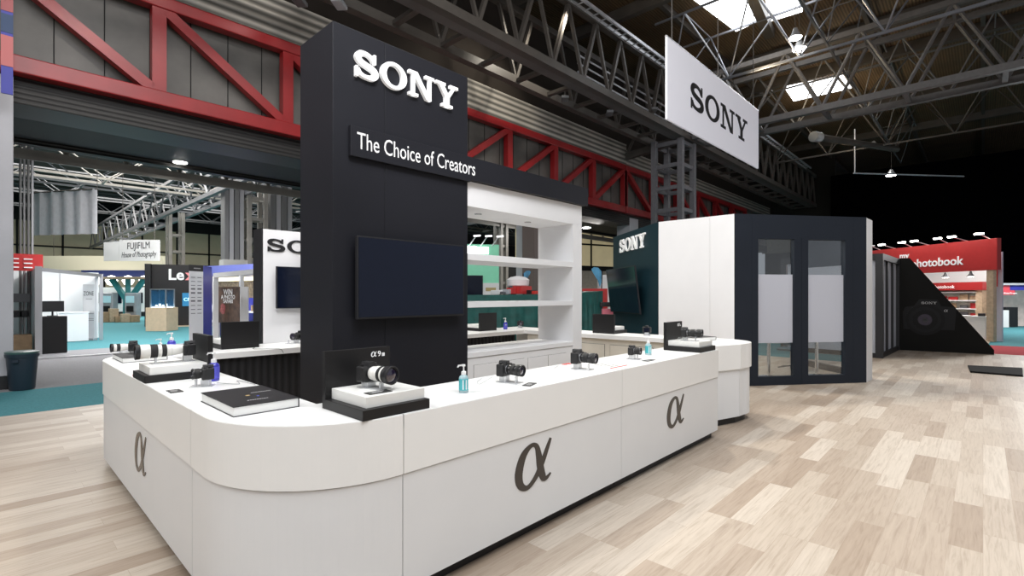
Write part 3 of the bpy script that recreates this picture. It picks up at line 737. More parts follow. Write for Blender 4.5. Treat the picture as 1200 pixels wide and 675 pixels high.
for r_, z0, z1, mm_, nm_ in ((.44, .004, .006, G2, 'printed_lens_outer'), (.36, .006, .008, G1, 'printed_lens_ring'), (.28, .008, .010, G2, 'printed_lens_barrel'), (.16, .010, .012, G3, 'printed_lens_glass'), (.06, .012, .014, BLACK, 'printed_aperture')):
    MB().prism([(cx_-.02+r_*math.cos(2*PI*k/36), .90+r_*math.sin(2*PI*k/36)) for k in range(36)], z0, z1, M=MT).build(nm_, mm_, tri)
slab_word('lettering', .34, .065, .004, G4, tri, MT @ Matrix.Translation((cx_-.10, 1.35, .004)))
alpha_logo('emblem', .08, .07, G4, tri, MT @ Matrix.Translation((cx_+.40, 1.13, .004)), .003)
tag(MB().prism([(15.15, .25), (14.0, .19), (13.98, -.57), (15.4, -.62)], 0, .035).build('black_board', mat('black_rubber', (.006, .006, .006), .8, spec=.1)), 'flat black board lying on the plank floor at the right', 'board')

# ================================================================== HALL STRUCTURE
YT = 12.0
# side wall above the opening
struct('wall_upper_left', MB().box(-6, 42, YT+.32, YT+.5, 5.4, 7.9), GREYWALL, label='dusty grey panel wall above the hall opening')
for k in range(46):
    pass
mb = MB()
for k in range(60): mb.box(-2+.72*k, -1.985+.72*k, YT+.305, YT+.322, 5.6, 7.5)
struct('trim_2', mb, DARK, label='dark vertical joints of the grey wall panels')
struct('trim_3', MB().box(-6, 20.4, YT-.02, YT+.5, 7.62, 8.55), LOUV, label='ribbed silver cladding band above the red truss')
struct('trim_4', MB().box(20.4, 42, YT+.05, YT+.5, 7.62, 8.35), LOUV, label='lower ribbed silver cladding band above the far red truss')
struct('wall_upper_dark', MB().box(-6, 48, YT+.5, YT+.7, 7.6, 12.2), mat('shadowy_brown_wall', (.020, .014, .010), .9), label='dark wall above the silver band')
def redtruss(label, nodes, kinds, ends):
    t = thing('red_truss', label, 'truss', (nodes[0], YT, 5.6), group='red steel trusses over the hall opening')
    zb, zt = 5.58, 7.50; w = .26
    x0, x1 = nodes[0], nodes[-1]
    MB().box(x0, x1, YT-.02, YT+.24, zb-.17, zb+.13).build('bottom_chord', STEELR, t, bevel=.02)
    MB().box(x0, x1, YT-.02, YT+.24, zt-.13, zt+.12).build('top_chord', STEELR, t, bevel=.02)
    for x in nodes: MB().box(x-.12, x+.12, YT+.01, YT+.22, zb+.12, zt-.12).build('post', STEELR, t)
    for i, k in enumerate(kinds):
        a, b = nodes[i], nodes[i+1]
        p, q = ((a+.12, YT+.11, zt-.15), (b-.12, YT+.11, zb+.15)) if k == '\\' else ((a+.12, YT+.11, zb+.15), (b-.12, YT+.11, zt-.15))
        MB().bar(p, q, .20, .20).build('brace', STEELR, t)
redtruss('red steel truss above the left hall opening, braces falling to the right', [-2.75, -.15, 2.43, 4.98, 7.55], '\\\\\\\\', 0)
redtruss('red steel truss behind the tower and shelf header, braces rising to the right', [7.62, 10.1, 12.65, 15.23, 17.83, 20.38], '/////', 0)
redtruss('far red steel truss behind the lattice column, braces falling to the right', [20.46, 23.1, 25.8, 28.5, 31.2, 33.9, 36.6], '\\\\\\\\\\\\', 0)
# dark shutter box + soffit
struct('trim_5', MB().box(-6, 42, YT+.26, YT+1.25, 4.95, 5.40), SHUT, label='dark roller shutter housing under the red truss')
struct('ceiling_soffit', MB().box(-6, 42, YT+.5, 16.5, 5.28, 5.40), SOFF, label='dark ribbed soffit of the link between the halls')
struct('trim_6', MB().box(-6, 42, 16.35, 16.6, 5.16, 5.30), SHUT, label='dark shutter edge at the far side of the soffit')
def downlight(lab, x, y, z, m=LAMP, r=.16):
    t = thing('downlight', lab, 'ceiling light', (x, y, z), group='round downlights in the dark soffit')
    MB().lathe([(.0, r*1.15), (.03, r*1.2)], n=20).build('rim', ALU, t, local=True)
    MB().lathe([(-.012, r), (.0, r)], n=20).build('lamp', m, t, local=True)
downlight('lit downlight in the dark soffit, the nearer one left of the tower', 3.695, 13.94, 5.25)
downlight('lit downlight in the dark soffit, the farther one left of the tower', 3.72, 16.05, 5.25)
downlight('lit downlight in the soffit between shelf unit and pod', 22.4, 15.6, 5.25, r=.22)
downlight('lit downlight in the soffit hidden mostly behind the tower', 12.3, 14.5, 5.25)
# columns
def column(lab, x0, x1, y0, y1, zt, m=None, name='hall_column'):
    t = thing(name, lab, 'column', ((x0+x1)/2, (y0+y1)/2, 0))
    MB().box(x0, x1, y0, y1, .22, zt).build('shaft', m or mat('pale_grey_column', (.42, .42, .45), .5, noise=.06, nscale=2), t, bevel=.01)
    MB().box(x0-.01, x1+.01, y0-.01, y1+.01, 0, .22).build('black_skirting', BLACK, t)
    return t
column('pale grey boxed column at the far left edge of the opening', -.6, .36, 12.12, 12.5, 5.36)
column('grey steel column under the red truss behind the pod', 21.16, 21.97, 12.25, 12.95, 5.3)
ban = thing('hanging_banner', 'narrow blue and red banner at the top left edge', 'banner', (.2, 11.7, 5))
MB().box(.20, .34, 11.62, 11.66, 4.9, 8.2).build('cloth', BLUEP, ban)
for z0, z1, m_ in ((6.25, 6.75, STEELR), (5.35, 5.85, mat('faded_red', (.5,.15,.15), .6)), (5.9, 6.2, mat('dark_blue_cloth', (.03,.06,.14), .6)), (6.9, 7.6, MATS['dark_blue_cloth'])):
    MB().box(.198, .342, 11.612, 11.62, z0, z1).build('colour_patch', m_, ban)
tag(MB().bar((.32, 11.63, 8.2), (.32, 11.95, 8.2), .03).build('banner_arm', STEELD, ban))
# roof shell of the first hall
struct('ceiling', MB().box(-2, 62, -9, YT+.6, 12.2, 12.35), ROOFM, label='brown corrugated roof of the hall')
struct('wall_far', MB().box(60, 60.3, -30, 14, -.2, 12.3), DRAPE, label='black end of the hall')
struct('wall_far_left', MB().box(44, 44.2, 8.1, 13.0, 0, 12.2), mat('dim_cladding', (.02, .018, .014), .9), label='dim end wall beyond the red truss')
struct('wall_far_block', MB().box(43.9, 44.0, 8.1, 13.2, 5.0, 7.5), mat('pale_block_strip', (.15, .135, .10), .8, noise=.1), label='pale cladding strip high on the dim end wall')
struct('wall_drape', MB().box(42, 42.2, -30, 8.0, 0, 10.2), DRAPE, label='tall black drape behind the far stands')
# skylights
def skylight(n, quad, lab):
    vs = [(x, y, 12.19) for x, y in quad] + [(x, y, 12.16) for x, y in quad]
    o = struct('window_%d' % n, MB().add(vs, [(0,1,2,3),(7,6,5,4),(0,4,5,1),(1,5,6,2),(2,6,7,3),(3,7,4,0)]), SKYL, label=lab)
skylight(1, [(17.2,7.55),(17.9,5.75),(20.5,6.05),(20.7,7.2)], 'bright roof skylight left of the dark valley beam')
skylight(2, [(18.2,5.45),(18.9,4.3),(20.95,4.9),(20.85,6.0)], 'bright roof skylight right of the dark valley beam')
skylight(3, [(27.9,7.35),(28.3,4.9),(30.4,4.88),(30.3,7.5)], 'farther bright roof skylight beyond the cross truss')
struct('trim_7', MB().bar((16.6, 5.6, 11.95), (21.4, 6.15, 11.95), .34, .34), STEELD, label='dark valley beam between the skylights')
for k, x in enumerate((8, 13, 16.2, 23.5, 26.6, 33, 39.5)):
    struct('trim_%d' % (20+k), MB().box(x-.12, x+.12, -9, YT+.5, 11.75, 12.18), STEELD, label='dark roof beam')
for k, y in enumerate((0, 3.2, 8.4, 10.6)):
    struct('trim_%d' % (30+k), MB().box(4, 58, y-.07, y+.07, 11.95, 12.18), STEELD, label='dark roof purlin')

def web_truss(t, P, Q, n, h, w, mC, rc=.09, rb=.045, inverted=False, boxed=True):
    """box or triangular lattice girder from P to Q: w wide, h high"""
    P, Q = Vector(P), Vector(Q); d = Q-P; L = d.length; d.normalize(); s = Vector((-d.y, d.x, 0))*w/2; H = Vector((0, 0, h))
    low = [s, -s] if boxed else [Vector((0,0,0))]
    top = [s+H, -s+H]
    for o in low: MB().bar(P+o, Q+o, rc*2).build('bottom_chord', mC, t)
    for o in top: MB().bar(P+o, Q+o, rc*1.7).build('top_chord', mC, t)
    st = L/n; c = 0
    for i in range(n):
        a = P+d*st*i; b = P+d*st*(i+.5); e = P+d*st*(i+1)
        for lo, to in ((low[0], top[0]), (low[-1], top[1])):
            if c < 60:
                MB().tube([a+lo, b+to], rb, 6).build('brace', mC, t); MB().tube([b+to, e+lo], rb, 6).build('brace', mC, t)
                c += 2
        MB().bar(b+top[0], b+top[1], rb*1.3).build('cross_tie', mC, t)
        if boxed: MB().bar(a+low[0], a+low[1], rb*2.2).build('cross_tie', mC, t)
# main box girder along the hall over the stand
MG = mat('girder_grey', (.07, .062, .055), .45, noise=.15, nscale=2)
t = thing('main_roof_girder', 'large grey lattice girder running along the hall above the tower', 'girder', (21, 9.9, 8.3))
P, Q = Vector((1, 9.95, 8.3)), Vector((21, 9.95, 8.3))
for y in (9.2, 10.7):
    MB().box(1, 43, y-.12, y+.12, 8.22, 8.46).build('bottom_chord', MG, t)
    MB().box(1, 43, y-.10, y+.10, 10.45, 10.65).build('top_chord', MG, t)
for k in range(29):
    x = 1+1.5*k
    MB().bar((x, 9.2, 8.32), (x, 10.7, 8.32), .16, .10).build('cross_plate', MG, t)
    if k < 28:
        for y in (9.2, 10.7):
            a, b, c = (x, y, 8.4), (x+.75, y, 10.5), (x+1.5, y, 8.4)
            if k % 1 == 0:
                MB().bar(a, b, .13, .10).build('brace', MG, t) if y == 9.2 or k % 2 else None
                MB().bar(b, c, .10, .08).build('brace', MG, t) if y == 9.2 or k % 2 == 0 else None
MB().box(1, 43, 9.32, 9.62, 8.22, 8.26).build('walkway_plate', mat('girder_plate', (.11, .10, .10), .5, noise=.2, nscale=1), t)
# cable tray on top chord
tr = thing('cable_tray', 'pale cable tray along the upper edge of the big girder', 'cable tray', (12, 8.9, 10.6))
MB().box(6, 40, 8.78, 8.84, 10.5, 10.6).build('side_rail', STEELW, tr)
MB().box(6, 40, 9.08, 9.14, 10.5, 10.6).build('side_rail', STEELW, tr)
for k in range(80): MB().box(6.2+.42*k, 6.24+.42*k, 8.84, 9.08, 10.5, 10.53).build('rung', STEELW, tr)
# bright handrail ladder inside the girder
for q in range(3):
    z0 = 9.0+.28*q
    tag(MB().tube([(13.5, 9.75, z0), (21.5, 9.75, z0)], .03, 6).build('handrail', STEELW), ('lowest', 'middle', 'highest')[q]+' bright handrail tube inside the big girder', 'rail', 'handrails inside the girder')
# lattice column
lc = thing('lattice_column', 'grey square lattice column carrying the girder behind the pod', 'column', (20.9, 9.9, 0))
for x in (20.15, 21.35):
    for y in (9.25, 10.45): MB().box(x-.11, x+.11, y-.11, y+.11, 0, 8.3).build('leg', mat('lattice_grey', (.17, .17, .185), .45, noise=.1), lc)
for k in range(9):
    z = .5+.95*k
    for a, b in (((20.15, 9.25), (21.35, 9.25)), ((20.15, 10.45), (21.35, 10.45)), ((20.15, 9.25), (20.15, 10.45)), ((21.35, 9.25), (21.35, 10.45))):
        MB().bar((*a, z), (*b, z), .10, .16).build('rung', MATS['lattice_grey'], lc)
bm_ = thing('brace_beam', 'grey beam from the lattice column back to the hall wall', 'beam', (20.7, 11, 8))
MB().bar((20.4, 9.3, 8.25), (20.4, 12.0, 8.0), .22, .3).build('beam', MG, bm_)
MB().bar((20.4, 10.7, 8.2), (20.4, 11.9, 10.4), .1).build('strut', MG, bm_); MB().bar((20.4, 10.7, 10.4), (20.4, 11.9, 8.2), .1).build('strut', MG, bm_)
# cross truss to the right
ct = thing('cross_girder', 'grey lattice girder crossing the hall at the upper right', 'girder', (21.7, 2, 8.3))
web_truss(ct, (21.5, 9.0, 8.35), (21.5, -10, 8.35), 8, 2.4, 1.4, mat('cross_girder_grey', (.11, .105, .105), .42, noise=.12), .11, .06)
# space frame trusses parallel to it
names = ['bright tubular roof truss nearest over the meeting pod', 'tubular roof truss between the two skylight groups', 'tubular roof truss beyond the farther skylight', 'dim tubular roof truss deep in the hall', 'dimmest tubular roof truss at the back of the hall']
TUB = mat('tube_steel_light', (.20, .21, .24), .3, metal=.4)
for k, x in enumerate((18.6, 26.0, 32.5)):
    t = thing('roof_truss', names[k], 'truss', (x, 2, 9.7), group='tubular trusses under the hall roof')
    web_truss(t, (x, 9.0, 9.5), (x, -7, 9.5), 6 if k else 7, 2.3, 2.4, TUB if k < 1 else (STEELG if k < 2 else STEELD), .04, .03, boxed=False)  # farther trusses take darker steels, their dimness put into the colour
for k, y in enumerate((3.8,)):
    t = thing('roof_truss', 'thin long roof truss over the hanging sign', 'truss', (20, y, 10))
    web_truss(t, (9, y, 10), (40, y, 10), 9, 2.0, 1.6, STEELG, .03, .022, boxed=False)
# high bay lamps
for lab, x, y, z, r in (('bright round high bay lamp under the skylights, upper one', 18.17, 4.45, 10.0, .20), ('bright round high bay lamp under the skylights, lower one', 18.76, 4.47, 9.85, .22),
                        ('small lit lamp deep in the hall under the dark roof', 34.6, 4.5, 10.0, .26), ('small lit lamp on the hung bar above the far stands', 35.0, 3.75, 8.35, .26)):
    t = thing('high_bay_lamp', lab, 'ceiling light', (x, y, z), group='high bay lamps')
    MB().lathe([(-.01, r), (.12, r*.6), (.3, r*.3)], n=18).build('housing', STEELW, t, local=True)
    MB().lathe([(-.03, r*.92), (-.011, r*.95)], n=18).build('lamp', LAMP, t, local=True)
    MB().tube([(0,0,.3), (0,0,12.1-z)], .01, 5).build('cord', STEELD, t, local=True)
lb = thing('hung_lighting_bar', 'thin lighting bar hung on a bracket above the far red stand', 'lighting bar', (33, 4, 8.3))
MB().tube([(32.3, 5.1, 8.2), (38.5, .8, 8.4)], .04, 6).build('bar', STEELW, lb); MB().tube([(32.4, 5.05, 8.2), (32.4, 5.05, 10.6)], .035, 6).build('hanger', STEELW, lb)
ac = thing('roof_air_unit', 'dark horizontal roof unit with a silver end below the cross girder', 'unit', (29, 5, 9.2))
MB().tube([(27.6, 5.75, 9.2), (34, 3.4, 9.5)], .16, 10).build('duct', STEELD, ac); MB().tube([(27.2, 5.9, 9.18), (27.65, 5.73, 9.2)], .24, 12).build('end_cap', STEELW, ac)
# clamp floodlights on girder
for lab, x, y, z in (('small white floodlight clamped to the girder above the tower', 5.4, 10.35, 8.05), ('dark floodlight on a thin arm above the tower', 4.7, 10.8, 8.0), ('grey floodlight hung from the middle of the big girder', 13.0, 9.9, 8.0), ('small floodlight fixed under the girder right of the tower', 15.2, 9.6, 8.05), ('little grey floodlight on top of the girder edge', 17.5, 9.1, 8.65)):
    t = thing('floodlight', lab, 'light', (x, y, z), R(40), 'floodlights on the big girder')
    MB().box(-.2, .2, -.12, .12, -.05, .04).build('housing', STEELW if 'white' in lab else STEELG, t, local=True, bevel=.02); MB().bar((0,0,.03), (0,0,.25), .04).build('clamp', STEELD, t, local=True)

# hanging sign
hs = thing('hanging_sign', 'white rectangular hanging sign with black slab serif word high over the pod', 'sign', (13, 4.9, 5.4))
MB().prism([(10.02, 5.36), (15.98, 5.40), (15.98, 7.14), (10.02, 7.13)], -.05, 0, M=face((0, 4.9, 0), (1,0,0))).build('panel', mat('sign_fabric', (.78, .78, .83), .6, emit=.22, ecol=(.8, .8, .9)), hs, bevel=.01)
slab_word('lettering', 3.82, .62, .006, BLACK, hs, face((11.15, 4.898, 5.93), (1,0,0)))
for x in (10.3, 12.9, 15.6): MB().tube([(x, 4.93, 7.1), (x, 4.93, 12.1)], .012, 5).build('wire', STEELD, hs)
MB().tube([(10.02, 4.93, 7.14), (15.98, 4.93, 7.15)], .03, 6).build('top_pole', ALU, hs)

# ================================================================== LEFT: SECOND HALL
struct('ceiling_second_hall', MB().box(-12, 70, 16.6, 66, 10.6, 10.8), mat('second_hall_roof', (.035, .030, .026), .8, noise=.3, nscale=.4), label='dark roof of the second hall')
struct('wall_back', MB().box(-12, 70, 62, 62.3, 0, 10.6), BLOCKW, label='cream clad back wall of the second hall')
struct('wall_second_left', MB().box(-6.2, -6, 12.3, 62, 0, 10.6), DARK, label='dark side wall of the second hall')
mb = MB()
for k in range(26): mb.box(-10+3*k, -9.85+3*k, 61.9, 62.0, 0, 9.0)
for z in (3.3, 6.0, 8.8): mb.box(-12, 70, 61.9, 62, z, z+.14)
struct('trim_8', mb, DARK, label='dark joints of the cream back wall')
struct('trim_9', MB().box(-12, 70, 61.6, 62, 8.3, 10.5), DARK, label='dark band at the top of the back wall')
for n, (x0, x1, y0, y1) in enumerate(((2.6, 6.4, 33.5, 37), (4.8, 7.4, 27.6, 30.0), (8.2, 10.6, 27.8, 30.5), (22, 26, 34, 37), (14, 17, 34, 37))):
    struct('window_%d' % (4+n), MB().box(x0, x1, y0, y1, 10.56, 10.6), SKYL, label='bright skylight %s in the second hall roof' % ('far left', 'left', 'middle', 'far right', 'centre')[n])
EDG = mat('warm_grey_steel', (.26, .245, .22), .4, noise=.15, nscale=2)
t = thing('edge_girder', 'pale steel lattice girder at the far side of the dark soffit', 'girder', (8, 17.3, 5.2))
MB().box(-6, 42, 17.1, 17.4, 5.02, 5.20).build('bottom_chord', EDG, t); MB().box(-6, 42, 17.1, 17.4, 5.55, 5.68).build('top_chord', EDG, t)
MB().box(-6, 42, 17.0, 17.05, 4.92, 5.02).build('flange', EDG, t)
for k in range(30):
    x = -1.2+1.25*k
    MB().bar((x, 17.2, 5.62), (x+.17, 17.2, 5.2), .07).build('brace', EDG, t); MB().bar((x+.34, 17.2, 5.62), (x+.17, 17.2, 5.2), .07).build('brace', EDG, t)
names = ['lattice truss behind the hanging grey sheet, nearer one', 'lattice truss behind the hanging grey sheet, farther one', 'far lattice truss low across the second hall', 'farthest lattice truss across the second hall']
for k, (y, z) in enumerate(((27.5, 6.5), (34.5, 7.4), (44, 8.2), (54, 8.6))):
    t = thing('roof_truss', names[k], 'truss', (5, y, z), group='lattice trusses across the second hall')
    web_truss(t, (-4, y, z), (34, y, z), 10, 1.5, 1.2, EDG if k < 1 else STEELG, .05, .03)
names = ['long beam truss going back above the wordy white hanging sign', 'long beam truss going back at the right of the second hall']
for k, x in enumerate((7.3, 20)):
    t = thing('roof_truss', names[k], 'truss', (x, 30, 6), group='lengthwise trusses in the second hall')
    web_truss(t, (x, 19, 6.0), (x, 60, 6.0), 14, 1.6, 1.0, STEELG, .09, .04)
def lattice(lab, x, y, zt, w=.9):
    t = thing('lattice_column', lab, 'column', (x, y, 0))
    for a in (-w/2, w/2):
        for b in (-w/2, w/2): MB().box(x+a-.08, x+a+.08, y+b-.08, y+b+.08, 0, zt).build('leg', EDG, t)
    for k in range(int(zt/.9)):
        z = .4+.9*k
        for (a, b), (c, d) in (((-1,-1),(1,-1)), ((-1,1),(1,1)), ((-1,-1),(-1,1)), ((1,-1),(1,1))):
            MB().bar((x+a*w/2, y+b*w/2, z), (x+c*w/2, y+d*w/2, z), .07, .12).build('rung', EDG, t)
lattice('pale lattice column between folded grey shutters left of the tower', 8.2, 23.3, 7.5, .66)
lattice('thin far lattice column behind the wordy white hanging sign', 7.3, 32.5, 6.2, .6)
lattice('far lattice column seen through the shelf unit', *U(587, 24.5), 5.1, .36)
def foldshut(lab, x0, x1, y, z0=2.5, z1=5.05):
    t = thing('folded_shutter', lab, 'shutter', ((x0+x1)/2, y, 0), group='folded grey shutter stacks')
    n = 4; w = (x1-x0)/n
    for k in range(n):
        MB().box(x0+w*k+.02, x0+w*(k+1)-.02, y+.05*(k % 2), y+.5, z0, z1).build('leaf', mat('shutter_leaf_a', (.30, .30, .31), .45) if k % 2 else mat('shutter_leaf_b', (.12, .12, .12), .5), t)
    MB().box(x0-.03, x1+(.03 if x0 < 5 else .10), y-.05, y+.55, 0, z0).build('lower_casing', mat('casing_pale', (.40, .39, .37), .5), t)
foldshut('folded grey shutter stack left of the pale lattice column', 6.90, 7.70, 23.0, 3.1, 7)
foldshut('folded grey shutter stack right of the pale lattice column', 8.75, 9.75, 23.0, 2.8, 7)
foldshut('folded grey shutter stack beside the boxed column at far left', .72, 1.06, 20.6, .1, 6.4)
# hanging sheet
sx0, sx1 = U(37, 17.0), U(114, 17.0)
t = thing('hanging_sheet', 'plain grey cloth sheet hung in the second hall', 'banner', (1.6, 22, 4))
A3 = Vector((*U(37, 19.0), 0)); B3 = Vector((*U(114, 17.6), 0)); dd = (B3-A3); mb = MB(); n = 24
for i in range(n+1):
    p = A3+dd*i/n; w = .03*math.sin(i*1.3)+.015*math.sin(i*2.9)
    nn = Vector((-dd.y, dd.x, 0)).normalized()*w; k = i/n
    mb.v += [tuple(p+nn+Vector((0,0,Zv(226-4.5*k+.6*math.sin(i*.5), 19.0-1.4*k)))), tuple(p+nn*1.6+Vector((0,0,Zv(276-2*k, 19.0-1.4*k))))]
for i in range(n): mb.f.append([2*i, 2*i+1, 2*i+3, 2*i+2]); mb.m.append(0); mb.smooth.append(True)
mb.build('cloth', mat('grey_sheet', (.80, .79, .82), .85, noise=.06), t)
MB().tube([A3+Vector((0,0,Zv(226, 19.0))), B3+Vector((0,0,Zv(221.5, 17.6)))], .03, 6).build('pole', STEELD, t)
for q in (A3+Vector((0,0,Zv(226, 19.0))), B3+Vector((0,0,Zv(221.5, 17.6)))): MB().tube([q, (q.x, q.y, 10.6)], .01, 5).build('wire', STEELD, t)
# two-line hanging sign
d_ = 19.0; A4 = Vector((*U(139.5, d_+.4), 0)); B4 = Vector((*U(186, d_-.4), 0)); t = thing('hanging_sign', 'small white hanging sign with two lines of black writing in the second hall', 'sign', tuple(A4+Vector((0,0,3))))
M4 = face(A4, B4-A4); L4 = (B4-A4).length
zb, zt = Zv(305, d_), Zv(281, d_)
MB().prism([(0, zb), (L4, zb-.05), (L4, zt-.05), (0, zt+.05)], -.05, 0, M=M4).build('panel', mat('sign_card', (.70, .69, .67), .6), t)
text('lettering', 'FUJIFILM', .36, BLACK, t, M4 @ Matrix.Translation((L4/2, zb+.44, .003)), .002, 'CENTER', sx=1.0)
text('lettering', 'House of Photography', .30, BLACK, t, M4 @ Matrix.Translation((L4/2, zb+.13, .003)), .002, 'CENTER', sx=.72, shear=.25)
for k in (.1, .9): q = A4+(B4-A4)*k; MB().tube([(q.x, q.y, zt), (q.x, q.y, 6.3)], .012, 5).build('wire', STEELD, t)
t2_ = thing('hanging_sign', 'blank side face of the small white hanging sign', 'sign', tuple(A4)); 
wallbox((A4.x-.35, A4.y+.9), (A4.x, A4.y+.02), .03, zb+.02, zt-.02).build('panel', MATS['sign_card'], t2_)

# shell scheme booth
sb = thing('shell_booth', 'white shell scheme booth with aluminium posts at the far left', 'booth', (1.5, 20, 0))
Pp = Vector((*U(45, 13.45), 0)); Pr = Vector((*U(118.5, 17.9), 0))
for q, w, zt in ((Pp, .14, 2.38), (Pr, .10, 2.36), (Vector((*U(40.5, 15.3), 0)), .09, 2.2)): MB().box(q.x-w/2, q.x+w/2, q.y-w/2, q.y+w/2, 0, zt).build('post', ALU, sb)
Pb1 = Vector((*U(52, 19.5), 0)); Pb2 = Vector((*U(120, 23.0), 0)); Pm = Vector((*U(-10, 17), 0))
MB().box(-1.6, 3.0, 24.3, 24.4, 0, 2.45).build('back_panel', MATTW, sb)
mb = MB()
for x in (.9, 1.9, 2.9): mb.box(x, x+.03, 24.28, 24.31, 0, 2.45)
mb.build('panel_joint', ALU, sb)
MB().box(.98, 1.03, 18.6, 24.3, 0, 2.35).build('side_panel', MATTW, sb)
MB().bar(Pp+Vector((0,0,2.30)), Pr+Vector((0,0,2.30)), .07, .10).build('top_rail', ALU, sb)
MB().bar(Pr+Vector((0,0,2.30)), (3.0, 24.3, 2.35), .07, .10).build('top_rail', ALU, sb)
MB().box(-1.6, 1.2, 19.9, 20.0, 2.30, 2.78).build('red_fascia', REDB, sb)
mb = MB()
for r_ in range(3):
    for k in range(6): mb.box(-.6+.28*k, -.42+.28*k, 19.88, 19.9, 2.38+.12*r_, 2.41+.12*r_)
mb.build('fascia_print', MATS['white_vinyl'], sb)
pd_ = thing('black_pedestal', 'black pedestal cabinet with a monitor in the shell booth', 'pedestal', (1.33, 18.7, 0))
MB().box(1.05, 1.62, 18.62, 19.1, 0, 1.02).build('cabinet', SATIN, pd_, bevel=.01)
mo = thing('monitor', 'small black monitor on the black pedestal', 'monitor', (1.3, 18.85, 1.02))
MB().box(1.10, 1.57, 18.82, 18.86, 1.14, 1.44).build('screen', BLACK, mo, bevel=.005); MB().bar((1.33, 18.86, 1.02), (1.33, 18.86, 1.2), .04).build('stem', BLACK, mo); MB().box(1.22, 1.44, 18.78, 18.94, 1.02, 1.035).build('foot', BLACK, mo)
wc = thing('white_cupboard', 'low white cupboard behind the black pedestal in the shell booth', 'cupboard', (2.2, 23, 0))
MB().box(1.75, 2.55, 22.9, 23.3, 0, .98).build('cabinet', MATTW, wc, bevel=.01); MB().box(1.73, 2.57, 22.88, 23.32, .98, 1.02).build('top', MATTW, wc)
ru = thing('rollup_banner', 'white pull-up banner headed ZONE in the shell booth', 'banner', (2.75, 22.9, 0))
a, b = U(97, 17.95), U(116.5, 17.7); Ma = face((*a, .03), (b[0]-a[0], b[1]-a[1], 0))
MB().box(0, .60, .03, 1.96, -.02, 0, M=Ma).build('sheet', mat('banner_white', (.68, .68, .70), .5), ru)
MB().box(-.02, .62, -.03, .05, -.08, .06, M=Ma).build('base', ALU, ru)
text('lettering', 'ZONE', .22, BLACK, ru, Ma @ Matrix.Translation((.30, 1.56, .003)), .001, 'CENTER', sx=.85)
mb = MB()
for y in (1.42, .9, .72, .66): mb.box(.16 if y > 1 else .08, .48 if y > 1 else .56, y, y+.03, 0, .003, M=Ma)
mb.build('small_print', mat('grey_print', (.35, .35, .36), .6), ru)
# small stuff at far left booth
for lab, nm, cat, b, m_ in (('cardboard box low in the far left red booth', 'cardboard_box', 'box', (.55, .93, 19.0, 19.5, 0, .52), CARDB), ('dark shelf of goods in the far left red booth', 'display_case', 'case', (.45, .95, 20.6, 21, .95, 1.15), BLACK), ('tilted grey screen in the far left red booth', 'display_screen', 'screen', (.5, .95, 20.2, 20.3, 1.4, 1.65), STEELG)):
    tag(MB().box(*b).build(nm, m_, bevel=.01), lab, cat)
# bin
bn = thing('waste_bin', 'round blue-black plastic waste bin beside the boxed column', 'bin', (.47, 12.05-.55, 0))
bx, by = U(24, 8.75)
bn.location = (*U(26, 8.5), 0); bn.scale = (.82, .82, .92)
MB().lathe([(0, .19), (.02, .20), (.60, .245), (.60, .262), (.66, .27), (.67, .25)], n=32).build('bucket', BINM, bn, local=True)
MB().lathe([(.665, .262), (.70, .27), (.715, .2), (.72, .05)], n=32).build('lid', mat('bin_lid', (.05, .10, .09), .3), bn, local=True)
for a in (1.2, 4.3): MB().box(.24, .29, -.05, .05, .52, .56, M=Matrix.Rotation(a, 4, 'Z')).build('handle', BINM, bn, local=True)

# tree kiosk
kx, ky = U(150, 31.0)
tk = thing('tree_canopy_stand', 'teal painted timber tree with an oak board on its branches', 'stand', (kx, ky, 0))
TT = mat('teal_timber', (.06, .33, .35), .6)
MB().tube([(kx, ky, 0), (kx, ky, 1.3)], .26, 10).build('trunk', TT, tk)
ddx, ddy = RX
for s_ in (-1, 0, 1): MB().bar((kx, ky, 1.2), (kx+ddx*s_*1.0, ky+ddy*s_*1.0, 2.6), .24).build('branch', TT, tk)
MB().bar((kx-ddx*1.25, ky-ddy*1.25, 2.66), (kx+ddx*1.1, ky+ddy*1.1, 2.66), 1.2, .13).build('canopy_board', OAK, tk)
for k, (s_, lab) in enumerate(((-.95, 'pale touch screen kiosk left of the teal timber tree'), (.95, 'pale touch screen kiosk right of the teal timber tree'))):
    x, y = kx+ddx*s_*.75-FX[0]*.6, ky+ddy*s_*.75-FX[1]*.6
    t = thing('photo_kiosk', lab, 'kiosk', (x, y, 0), YAW-PI/2, 'touch screen kiosks by the timber tree')
    MB().box(-.35, .35, -.15, .3, .2, 1.75).build('cabinet', STEELW, t, local=True, bevel=.05); MB().box(-.24, .24, -.2, -.14, 1.15, 1.55).build('screen', mat('kiosk_screen', (.3, .5, .55), .3, emit=.5), t, local=True); MB().box(-.2, .2, -.2, -.14, .6, .95).build('slot', BLACK, t, local=True)
random.seed(9)
for k in range(7):
    x, y = kx+ddx*(-1.2+.42*k)-FX[0]*(1.2+.1*(k % 3)), ky+ddy*(-1.2+.42*k)-FX[1]*(1.2+.1*(k % 3))
    h = (.45, .3, .6, .8, .35, .5, .4)[k]
    tag(MB().box(-.22, .22, -.22, .22, 0, h).build('wooden_crate', OAK if k % 2 else CARDB, bevel=.02), 'small brown timber crate in the row before the teal tree, %s' % ('leftmost', 'second from left', 'third from left', 'tallest in the middle', 'third from right', 'second from right', 'rightmost')[k], 'crate', 'crates around the timber tree').location = (x, y, 0)
